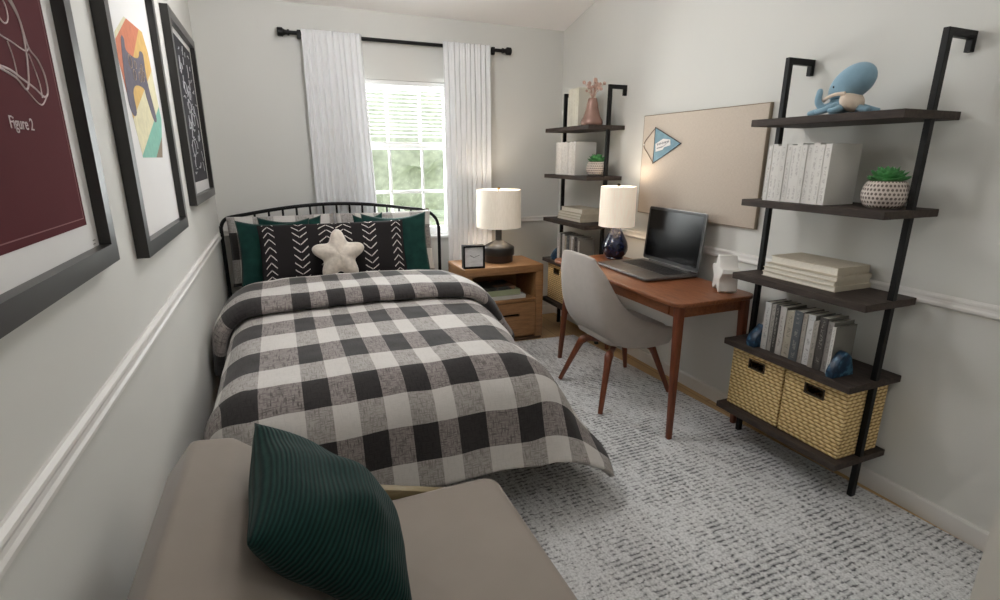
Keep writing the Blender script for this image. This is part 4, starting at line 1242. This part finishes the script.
# plush octopus on the top board of the near shelf
oc = thing('plush_octopus', 'light blue plush octopus on the top board of the nearer ladder shelf', 'toy', (2.50, 1.47, 1.5698))
bm = B(); r = bmesh.ops.create_uvsphere(bm, u_segments=32, v_segments=20, radius=1.0)
ha = Vector((0.0, -0.142, 0.092)).normalized(); hs = Vector((1, 0, 0)); hu = hs.cross(ha).normalized()
hc = Vector((2.485, 1.452, 1.697))
for v in r['verts']:
    q = v.co.copy(); f = q.z
    wdt = 0.070 * (1 + 0.10 * f) 
    v.co = hc + ha * (q.z * 0.104) + hs * (q.x * wdt) + hu * (q.y * wdt * 0.98)
obj('head', bm, M_blue, oc, ang=180)
bm = B(); r = bmesh.ops.create_uvsphere(bm, u_segments=24, v_segments=14, radius=1.0)
for v in r['verts']: v.co = Vector((2.492, 1.478, 1.613)) + Vector((v.co.x * 0.058, v.co.y * 0.062, v.co.z * 0.038))
obj('body', bm, M_blue, oc, ang=180)
bm = B(); r = bmesh.ops.create_uvsphere(bm, u_segments=24, v_segments=14, radius=1.0)
for v in r['verts']: v.co = Vector((2.478, 1.432, 1.622)) + Vector((v.co.x * 0.062, v.co.y * 0.040 + v.co.z * 0.010, v.co.z * 0.046))
obj('belly', bm, M_cream, oc, ang=180)
bm = B(); tube(bm, bez([(2.425, 1.432, 1.652), (2.418, 1.475, 1.650), (2.424, 1.515, 1.638), (2.440, 1.54, 1.630)], 4), [0.008] * 12 + [0.005], 8); obj('cream_edge', bm, M_cream, oc)
tz = 1.5698
tent = [[(2.47, 1.50, 1.61), (2.455, 1.545, 1.592), (2.45, 1.59, 1.583), (2.455, 1.615, 1.581)],
        [(2.46, 1.49, 1.615), (2.430, 1.525, 1.60), (2.418, 1.548, 1.625), (2.424, 1.552, 1.668), (2.432, 1.557, 1.674)],
        [(2.46, 1.47, 1.61), (2.415, 1.49, 1.593), (2.400, 1.505, 1.585), (2.405, 1.54, 1.583)],
        [(2.47, 1.45, 1.61), (2.430, 1.45, 1.592), (2.405, 1.455, 1.583), (2.395, 1.475, 1.581)],
        [(2.49, 1.43, 1.60), (2.480, 1.395, 1.590), (2.470, 1.365, 1.583), (2.465, 1.345, 1.581)],
        [(2.52, 1.43, 1.60), (2.55, 1.405, 1.590), (2.565, 1.38, 1.583), (2.57, 1.365, 1.581)],
        [(2.52, 1.47, 1.60), (2.57, 1.475, 1.590), (2.60, 1.47, 1.583), (2.61, 1.455, 1.581)],
        [(2.52, 1.50, 1.60), (2.55, 1.54, 1.590), (2.565, 1.575, 1.583), (2.57, 1.59, 1.581)]]
for tp in tent:
    P = bez(tp, 5); n = len(P)
    bm = B(); tube(bm, P, [0.019 - 0.0085 * i / (n - 1) for i in range(n)], 10); obj('tentacle', bm, M_blue, oc, ang=180)
for ex_, ey_, ez_ in ((2.4255, 1.488, 1.6835), (2.537, 1.500, 1.690)):
    bm = B(); r = bmesh.ops.create_uvsphere(bm, u_segments=12, v_segments=8, radius=0.0055); bmesh.ops.translate(bm, verts=r['verts'], vec=(ex_, ey_, ez_)); obj('eye', bm, M_black, oc)

for ch_ in oc.children:
    for v in ch_.data.vertices:
        p = v.co + Vector(oc['_org']); b = Vector((2.49, 1.478, 1.5698)); v.co = b + (p - b) * 0.87 + Vector((0, 0, 0.004)) - Vector(oc['_org'])

# ------------------------------------------------------------------ pin board and pennant
bd = thing('pin_board', 'tan linen pin board on the right wall above the desk', 'pin board', (W - 0.012, 2.46, 1.05))
BY0, BY1, BZ0, BZ1 = 1.985, 2.955, 1.050, 1.668
bm = B(); box(bm, W - 0.024, BY0, BZ0, W - 0.001, BY1, BZ1, 0.004); obj('board_panel', bm, M_linen, bd)
bm = B(); rect_ring_x(bm, BY0 - 0.004, BZ0 - 0.004, BY1 + 0.004, BZ1 + 0.004, 0.0038, W - 0.022, W - 0.001); obj('board_edge', bm, plain('dark_tan_edge', (140, 126, 108), 0.9), bd, smooth=False)
pn = thing('pennant', 'small blue triangular pennant pinned to the tan board', 'pennant', (W - 0.03, 2.74, 1.374))
PX = W - 0.0255
tri = [(2.826, 1.592), (2.826, 1.372), (2.580, 1.490)]
bm = B(); prism(bm, tri, 'x', PX - 0.006, PX); obj('pennant_cloth', bm, plain('blue_felt', (122, 154, 168), 0.9, var=0.1, nscale=30), pn, smooth=False)
bm = B(); tube(bm, [(PX - 0.006, tri[0][0], tri[0][1]), (PX - 0.006, tri[1][0], tri[1][1]), (PX - 0.006, tri[2][0], tri[2][1])], 0.0042, 6, closed=True); obj('border', bm, plain('dark_felt_border', (74, 66, 64), 0.9), pn)
bm = B(); prism(bm, [(2.806, 1.4435), (2.812, 1.492), (2.742, 1.522), (2.677, 1.516), (2.671, 1.482), (2.728, 1.470), (2.742, 1.455)], 'x', PX - 0.0085, PX - 0.006); obj('name_patch', bm, plain('white_felt', (226, 224, 222), 0.9), pn, smooth=False)
bm = B(); M_scr = plain('grey_thread', (150, 150, 152), 0.9)
pts = []
for k in range(60): pts.append((PX - 0.0092, 2.796 - 0.0019 * k, 1.4875 + 0.0003 * k + 0.0085 * math.sin(k * 1.15) * (0.6 + 0.4 * math.sin(k * 0.5))))
for k in range(30): pts.append((PX - 0.0092, 2.740 + 0.0019 * k, 1.4725 - 0.0003 * k + 0.004 * math.sin(k * 1.3)))
tube(bm, pts, 0.0013, 5); obj('stitched_scrawl', bm, M_scr, pn)
bm = B(); tube(bm, bez([(PX - 0.003, 2.826, 1.592), (PX - 0.003, 2.885, 1.545), (PX - 0.002, 2.938, 1.488), (PX - 0.003, 2.885, 1.430), (PX - 0.003, 2.826, 1.372)], 4), 0.0022, 6); obj('string', bm, plain('brown_string', (118, 100, 84), 0.9), pn)
bm = B(); lathe(bm, [(0.003, 0), (0.005, 0.003), (0.005, 0.006)], 0, 0, 12)
for v in bm.verts: v.co = Vector((PX + 0.0015 - v.co.z, 2.934 + v.co.x, 1.490 + v.co.y))
obj('push_pin', bm, M_ceramic, pn)

# ------------------------------------------------------------------ framed posters on the left wall
XFm = 0.034
def frame(y0, y1, z0, z1, label, mem=0.044):
    t = thing('framed_poster', label, 'poster', (0.0, (y0 + y1) / 2, z0), 'framed posters on the left wall')
    bm = B(); rect_ring_x(bm, y0, z0, y1, z1, mem, 0.001, XFm); obj('frame', bm, M_blackframe, t, smooth=False)
    bm = B(); box(bm, 0.004, y0 + mem, z0 + mem, 0.010, y1 - mem, z1 - mem); obj('mat_board', bm, plain('white_mat_board', (222, 220, 218), 0.9, var=0.01), t, smooth=False)
    return t
f1 = frame(0.78, 1.512, 1.164, 2.10, 'framed maroon poster with white line drawing, nearest the camera')
bm = B(); box(bm, 0.0102, 0.865, 1.262, 0.0112, 1.408, 2.00); obj('print', bm, plain('maroon_print', (88, 42, 46), 0.9, 0, 0.08, 0.06, 3), f1, smooth=False)
bm = B(); rect_ring_x(bm, 0.877, 1.276, 1.396, 1.988, 0.002, 0.0112, 0.0116); obj('print_border', bm, plain('faint_border', (130, 84, 86), 0.9), f1, smooth=False)
M_line = plain('white_ink', (206, 190, 190), 0.9)
LN = [[(1.1492, 1.5491), (1.1912, 1.5474), (1.2333, 1.5384), (1.2793, 1.5287), (1.3195, 1.5169), (1.341, 1.5281), (1.3432, 1.5574), (1.3245, 1.5832), (1.2926, 1.5986), (1.2827, 1.6266), (1.2764, 1.6448), (1.2493, 1.667), (1.21, 1.682), (1.12, 1.686)],
      [(1.12, 1.5462), (1.1474, 1.5458), (1.2084, 1.537), (1.2389, 1.5219), (1.2573, 1.5364), (1.2747, 1.5823), (1.2795, 1.6357), (1.2581, 1.6691), (1.2, 1.70), (1.12, 1.705)],
      [(1.2094, 1.5387), (1.2471, 1.5184), (1.2954, 1.5005), (1.3332, 1.5201)],
      [(1.12, 1.622), (1.1774, 1.6014), (1.2184, 1.5969), (1.2752, 1.5907), (1.2937, 1.6004)],
      [(1.2059, 1.5946), (1.2149, 1.5696), (1.2146, 1.541)],
      [(1.2863, 1.5875), (1.3076, 1.5459), (1.3081, 1.5141)]]
bm = B()
for k, ln in enumerate(LN):
    for mir in (False, True):
        pts = bez([(0.0114, (2.24 - y) if mir else y, z) for y, z in ln], 5)
        tube(bm, pts, 0.0022 if k < 2 else 0.0015, 5)
for cy_, cz_, r_ in ((1.21, 1.645, 0.022), (1.165, 1.612, 0.017), (1.075, 1.612, 0.017), (1.03, 1.645, 0.022), (1.12, 1.655, 0.012)):
    tube(bm, [(0.0114, cy_ + r_ * math.cos(a * PI / 10), cz_ + r_ * math.sin(a * PI / 10)) for a in range(20)], 0.0015, 5, closed=True)
obj('line_drawing', bm, M_line, f1)
def text(s, loc, size, mat, parent, rot, name='caption', align='LEFT', ext=0.0004):
    c = bpy.data.curves.new(name, 'FONT'); c.body = s; c.size = size; c.align_x = align; c.extrude = ext
    tmp = bpy.data.objects.new(name, c); C.objects.link(tmp); bpy.context.view_layer.update()
    me = bpy.data.meshes.new_from_object(tmp.evaluated_get(bpy.context.evaluated_depsgraph_get())); bpy.data.objects.remove(tmp)
    me.materials.clear(); me.materials.append(mat)
    o = bpy.data.objects.new(name, me); C.objects.link(o)
    o.parent = parent; o.location = Vector(loc) - Vector(parent['_org']); o.rotation_euler = rot
    return o
text('Figure 2', (0.0118, 1.140, 1.4520), 0.0295, M_line, f1, (PI / 2, 0, PI / 2))
bm = B()
for k in range(3): box(bm, 0.0102, 1.428, 1.222 - 0.008 * k, 0.0107, 1.446 - 0.004 * (k == 1), 1.2245 - 0.008 * k)
obj('small_print', bm, plain('grey_ink', (150, 148, 146), 0.9), f1, smooth=False)

f2 = frame(1.812, 2.602, 1.114, 2.04, 'framed white poster with coloured bands and a game pad, middle one')
def panel(name, pts, x0, mat, parent):
    bm = B(); prism(bm, pts, 'x', x0, x0 + 0.0004); return obj(name, bm, mat, parent, smooth=False)
def clip(poly, a, b, keep_left=True):
    """cut a polygon with the line a->b"""
    out = []
    def sd(p): 
        s = (b[0] - a[0]) * (p[1] - a[1]) - (b[1] - a[1]) * (p[0] - a[0]); return s if keep_left else -s
    for i in range(len(poly)):
        p, q = poly[i], poly[(i + 1) % len(poly)]; sp, sq = sd(p), sd(q)
        if sp >= 0: out.append(p)
        if sp * sq < 0:
            t_ = sp / (sp - sq); out.append((p[0] + (q[0] - p[0]) * t_, p[1] + (q[1] - p[1]) * t_))
    return out
outer = [(1.985, 1.760), (2.144, 1.835), (2.402, 1.840), (2.452, 1.780), (2.505, 1.546), (2.405, 1.403), (2.075, 1.403), (1.972, 1.690)]
ART = [('cream_band', (206, 200, 168)), ('orange_band', (196, 116, 82)), ('yellow_band', (206, 168, 96)), ('pale_band', (214, 206, 170)), ('teal_band', (122, 176, 158)), ('brown_band', (132, 116, 98))]
cuts = [((1.90, 1.700), (2.20, 1.850)), ((2.0255, 1.6118), (2.3439, 1.8355)), ((2.0264, 1.5169), (2.38, 1.680)), ((2.0572, 1.4034), (2.3873, 1.5472)), ((2.2852, 1.4013), (2.4617, 1.4827))]
rest = outer
for k, (nm, col) in enumerate(ART):
    if k < len(cuts):
        band = clip(rest, cuts[k][0], cuts[k][1], True); rest = clip(rest, cuts[k][0], cuts[k][1], False)
    else: band = rest
    if len(band) >= 3: panel(nm, band, 0.0102, plain('ink_' + nm, col, 0.85, var=0.08, nscale=40), f2)
pad = [(2.0522, 1.7573), (2.0905, 1.7608), (2.0913, 1.7288), (2.1913, 1.7228), (2.2644, 1.7342), (2.2994, 1.7596), (2.3498, 1.7598), (2.35, 1.7352), (2.3466, 1.6808), (2.3664, 1.6281), (2.4078, 1.544), (2.3539, 1.5346), (2.287, 1.6077), (2.269, 1.6346), (2.1561, 1.6324), (2.0935, 1.6044), (2.0942, 1.5439), (2.0441, 1.5314), (2.0071, 1.5668), (2.0164, 1.6605)]
P = bez([(0, a, b) for a, b in pad], 3, True)
panel('game_pad', [(p.y, p.z) for p in P], 0.0108, plain('slate_ink', (92, 86, 98), 0.85, var=0.15, nscale=60), f2)
bm = B()
for cy_, cz_, r_ in ((2.12, 1.70, 0.020), (2.155, 1.665, 0.016), (2.235, 1.668, 0.016), (2.285, 1.705, 0.010), (2.30, 1.685, 0.010), (2.265, 1.69, 0.010), (2.28, 1.668, 0.010), (2.19, 1.70, 0.012)):
    tube(bm, [(0.0114, cy_ + r_ * math.cos(a * PI / 8), cz_ + r_ * math.sin(a * PI / 8)) for a in range(16)], 0.0018, 5, closed=True)
obj('pad_lines', bm, plain('warm_grey_ink', (176, 158, 144), 0.9), f2)

f3 = frame(2.95, 3.82, 1.173, 2.064, 'framed dark print with white sketches, farthest along the left wall')
bm = B(); box(bm, 0.0102, 3.11, 1.275, 0.0112, 3.735, 1.99); nf = len(bm.faces)
rnd = random.Random(21)
for k in range(60):
    y = rnd.uniform(3.20, 3.66); z = rnd.uniform(1.31, 1.95); l = rnd.uniform(0.02, 0.09); a = rnd.choice((0, 0, 0.4, 1.2, PI / 2, 2.2))
    dy_, dz_ = math.cos(a) * l, math.sin(a) * l
    y2 = min(y + dy_, 3.72); z2 = min(z + dz_, 1.97)
    tube(bm, bez([(0.0115, y, z), (0.0115, (y + y2) / 2 + 0.012 * rnd.uniform(-1, 1), (z + z2) / 2 + 0.012 * rnd.uniform(-1, 1)), (0.0115, y2, z2)], 4), 0.0026, 5)
for k in range(7):
    cy_, cz_, r_ = rnd.uniform(3.27, 3.64), rnd.uniform(1.4, 1.9), rnd.uniform(0.02, 0.06)
    tube(bm, [(0.0115, cy_ + r_ * math.cos(a * PI / 10), cz_ + r_ * 0.7 * math.sin(a * PI / 10)) for a in range(20)], 0.0024, 5, closed=True)
for k, f in enumerate(bm.faces):
    if k >= nf: f.material_index = 1
obj('print', bm, [plain('charcoal_print', (66, 66, 70), 0.85, 0, 0.2, 0.1, 8), plain('white_ink_lines', (196, 196, 200), 0.9)], f3, ang=60)

# ------------------------------------------------------------------ lounge chair in the foreground
lc_ = thing('lounge_chair', 'low taupe upholstered lounge chair against the left wall in front', 'chair', (0.5, 0.95, 0.010))
def soft(poly, axis, a0, a1, r, seg=5):
    """prism whose end outlines are rounded over by r"""
    bm = B()
    prism(bm, poly, axis, a0, a1)
    bmesh.ops.recalc_face_normals(bm, faces=bm.faces)
    bmesh.ops.bevel(bm, geom=list(bm.edges), offset=r, segments=seg, profile=0.5, affect='EDGES', clamp_overlap=True)
    return bm
CY0, CY1 = 0.50, 1.345
bp_ = [(0.085, 0.30), (0.083, 0.645), (0.150, 0.736), (0.240, 0.725), (0.335, 0.640), (0.525, 0.395), (0.47, 0.30)]
o = obj('backrest', soft(bp_, 'y', CY0, CY1, 0.014, 4), M_sofa, lc_, ang=28)
bm = B(); prism(bm, rrect(0.40, CY0, 0.962, CY1 + 0.018, 0.055, 6), 'z', 0.285, 0.422, 0.022); obj('seat_cushion', bm, M_sofa, lc_, ang=60)
bm = B(); prism(bm, [(0.30, 0.42), (0.545, 0.474), (0.80, 0.392), (0.80, 0.350), (0.545, 0.402), (0.30, 0.34)], 'y', CY1 + 0.018, CY1 + 0.048, 0.003); obj('wooden_rail', bm, M_oak_pale, lc_)
bm = B(); prism(bm, [(0.30, 0.42), (0.545, 0.474), (0.80, 0.392), (0.80, 0.350), (0.545, 0.402), (0.30, 0.34)], 'y', CY0 - 0.048, CY0 - 0.018, 0.003); obj('wooden_rail', bm, M_oak_pale, lc_)
bm = B(); box(bm, 0.16, CY0 - 0.02, 0.24, 0.92, CY1 + 0.02, 0.284, 0.003); obj('seat_frame', bm, M_oak_pale, lc_)
for x, y in ((0.20, CY0 + 0.02), (0.20, CY1 - 0.02), (0.88, CY0 + 0.02), (0.88, CY1 - 0.02)):
    obj('leg', taper_leg((x, y, 0.2395), (x, y, 0.0105), 0.024, 0.016), M_oak_pale, lc_)
pc = Vector((0.438, 1.046, 0.646))
plush('throw_pillow', 'ribbed dark green pillow leaning on the taupe lounge chair', 'pillow', pc, (0.0, -0.200, -0.012), (-0.138, 0.0, 0.140), 0.108, M_ribbed, None, pinch=0.06, wob=0.22, seed=12, nu=30, nv=30)

# ------------------------------------------------------------------ light
GLOBE = 18.0
world = bpy.data.worlds.new('overcast_sky'); SC.world = world; world.use_nodes = True
wn = world.node_tree; bg = wn.nodes['Background']
tcw = wn.nodes.new('ShaderNodeTexCoord'); spw = wn.nodes.new('ShaderNodeSeparateXYZ'); rw = wn.nodes.new('ShaderNodeValToRGB')
wn.links.new(tcw.outputs['Generated'], spw.inputs[0]); wn.links.new(spw.outputs[2], rw.inputs[0]); wn.links.new(rw.outputs[0], bg.inputs[0])
rw.color_ramp.elements[0].color = (1.0, 1.0, 0.98, 1); rw.color_ramp.elements[1].color = (0.80, 0.90, 1.0, 1)
bg.inputs[1].default_value = 0.9
def area(name, loc, rot, sx, sy, energy, col):
    d = bpy.data.lights.new(name, 'AREA'); d.shape = 'RECTANGLE'; d.size = sx; d.size_y = sy; d.energy = energy; d.color = col
    o = bpy.data.objects.new(name, d); o.location = loc; o.rotation_euler = rot; C.objects.link(o); return o
# daylight falling through the window
area('window_daylight', (1.35, L + 0.35, 1.45), (-PI / 2, 0, 0), 1.1, 1.4, 90, (0.96, 0.985, 1.0))
# globe light added out of view to brighten the room and ceiling
PXY = (0.86, 2.58); PZ = 2.30
fx = thing('added_globe_light', 'added white globe light hung unseen above the bed side', 'added light', (PXY[0], PXY[1], PZ))
bm = B(); tube(bm, [(PXY[0], PXY[1], PZ + 0.17), (PXY[0], PXY[1], zc(PXY[1]) - 0.01)], 0.006, 8); obj('cord', bm, M_black, fx)
bm = B(); lathe(bm, [(0.05, zc(PXY[1]) - 0.035), (0.06, zc(PXY[1]) - 0.03), (0.06, zc(PXY[1]) + 0.005)], PXY[0], PXY[1], 24); obj('canopy', bm, M_trim, fx)
dm = NT('added_globe_glow'); dm.b.inputs['Emission Color'].default_value = (0.985, 0.985, 1.0, 1); dm.b.inputs['Emission Strength'].default_value = GLOBE
dm2 = NT('added_small_globe_glow'); dm2.b.inputs['Emission Color'].default_value = (0.985, 0.985, 1.0, 1); dm2.b.inputs['Emission Strength'].default_value = GLOBE * 0.6
bm = B(); r = bmesh.ops.create_uvsphere(bm, u_segments=32, v_segments=16, radius=0.17); bmesh.ops.translate(bm, verts=r['verts'], vec=(PXY[0], PXY[1], PZ)); obj('globe', bm, dm.m, fx, ang=180)
# second, smaller globe added unseen over the entry as fill near the camera
fx2 = thing('added_globe_light', 'smaller added fill globe hung unseen over the entry by the doorway', 'added light', (1.10, 0.25, 2.62))
bm = B(); tube(bm, [(1.10, 0.25, 2.74), (1.10, 0.25, zc(0.25) - 0.01)], 0.006, 8); obj('cord', bm, M_black, fx2)
bm = B(); lathe(bm, [(0.05, zc(0.25) - 0.035), (0.06, zc(0.25) - 0.03), (0.06, zc(0.25) + 0.01)], 1.10, 0.25, 24); obj('canopy', bm, M_trim, fx2)
bm = B(); r = bmesh.ops.create_uvsphere(bm, u_segments=32, v_segments=16, radius=0.13); bmesh.ops.translate(bm, verts=r['verts'], vec=(1.10, 0.25, 2.62)); obj('globe', bm, dm2.m, fx2, ang=180)
# sun on the garden
sd = bpy.data.lights.new('sun', 'SUN'); sd.energy = 1.7; sd.angle = 0.3
o = bpy.data.objects.new('sun', sd); o.rotation_euler = (math.radians(50), 0, math.radians(20)); o.location = (0, -5, 8); C.objects.link(o)

# ------------------------------------------------------------------ camera
cd = bpy.data.cameras.new('camera'); co = bpy.data.objects.new('camera', cd); C.objects.link(co)
cd.sensor_fit = 'HORIZONTAL'; cd.sensor_width = 36.0; cd.lens = 517.995 * 36.0 / 1000.0; cd.clip_start = 0.02
R_ = Vector((0.9223645, -0.3863111, 0.0027308)); U_ = Vector((0.1003055, 0.2463059, 0.9639877)); F_ = Vector((0.3730717, 0.8888741, -0.2659329))
m = Matrix(((R_.x, U_.x, -F_.x, CAM.x), (R_.y, U_.y, -F_.y, CAM.y), (R_.z, U_.z, -F_.z, CAM.z), (0, 0, 0, 1)))
co.matrix_world = m
SC.camera = co
for o in bpy.data.objects:
    if '_org' in o.keys(): del o['_org']
vs_ = SC.view_settings
vs_.view_transform = 'Standard'; vs_.look = 'None'; vs_.gamma = 1.0; vs_.use_curve_mapping = False; vs_.exposure = 0.5
SC.cycles.use_denoising = True
SC.cycles.max_bounces = 10; SC.cycles.diffuse_bounces = 6; SC.cycles.transparent_max_bounces = 12
SC.cycles.sample_clamp_indirect = 6.0
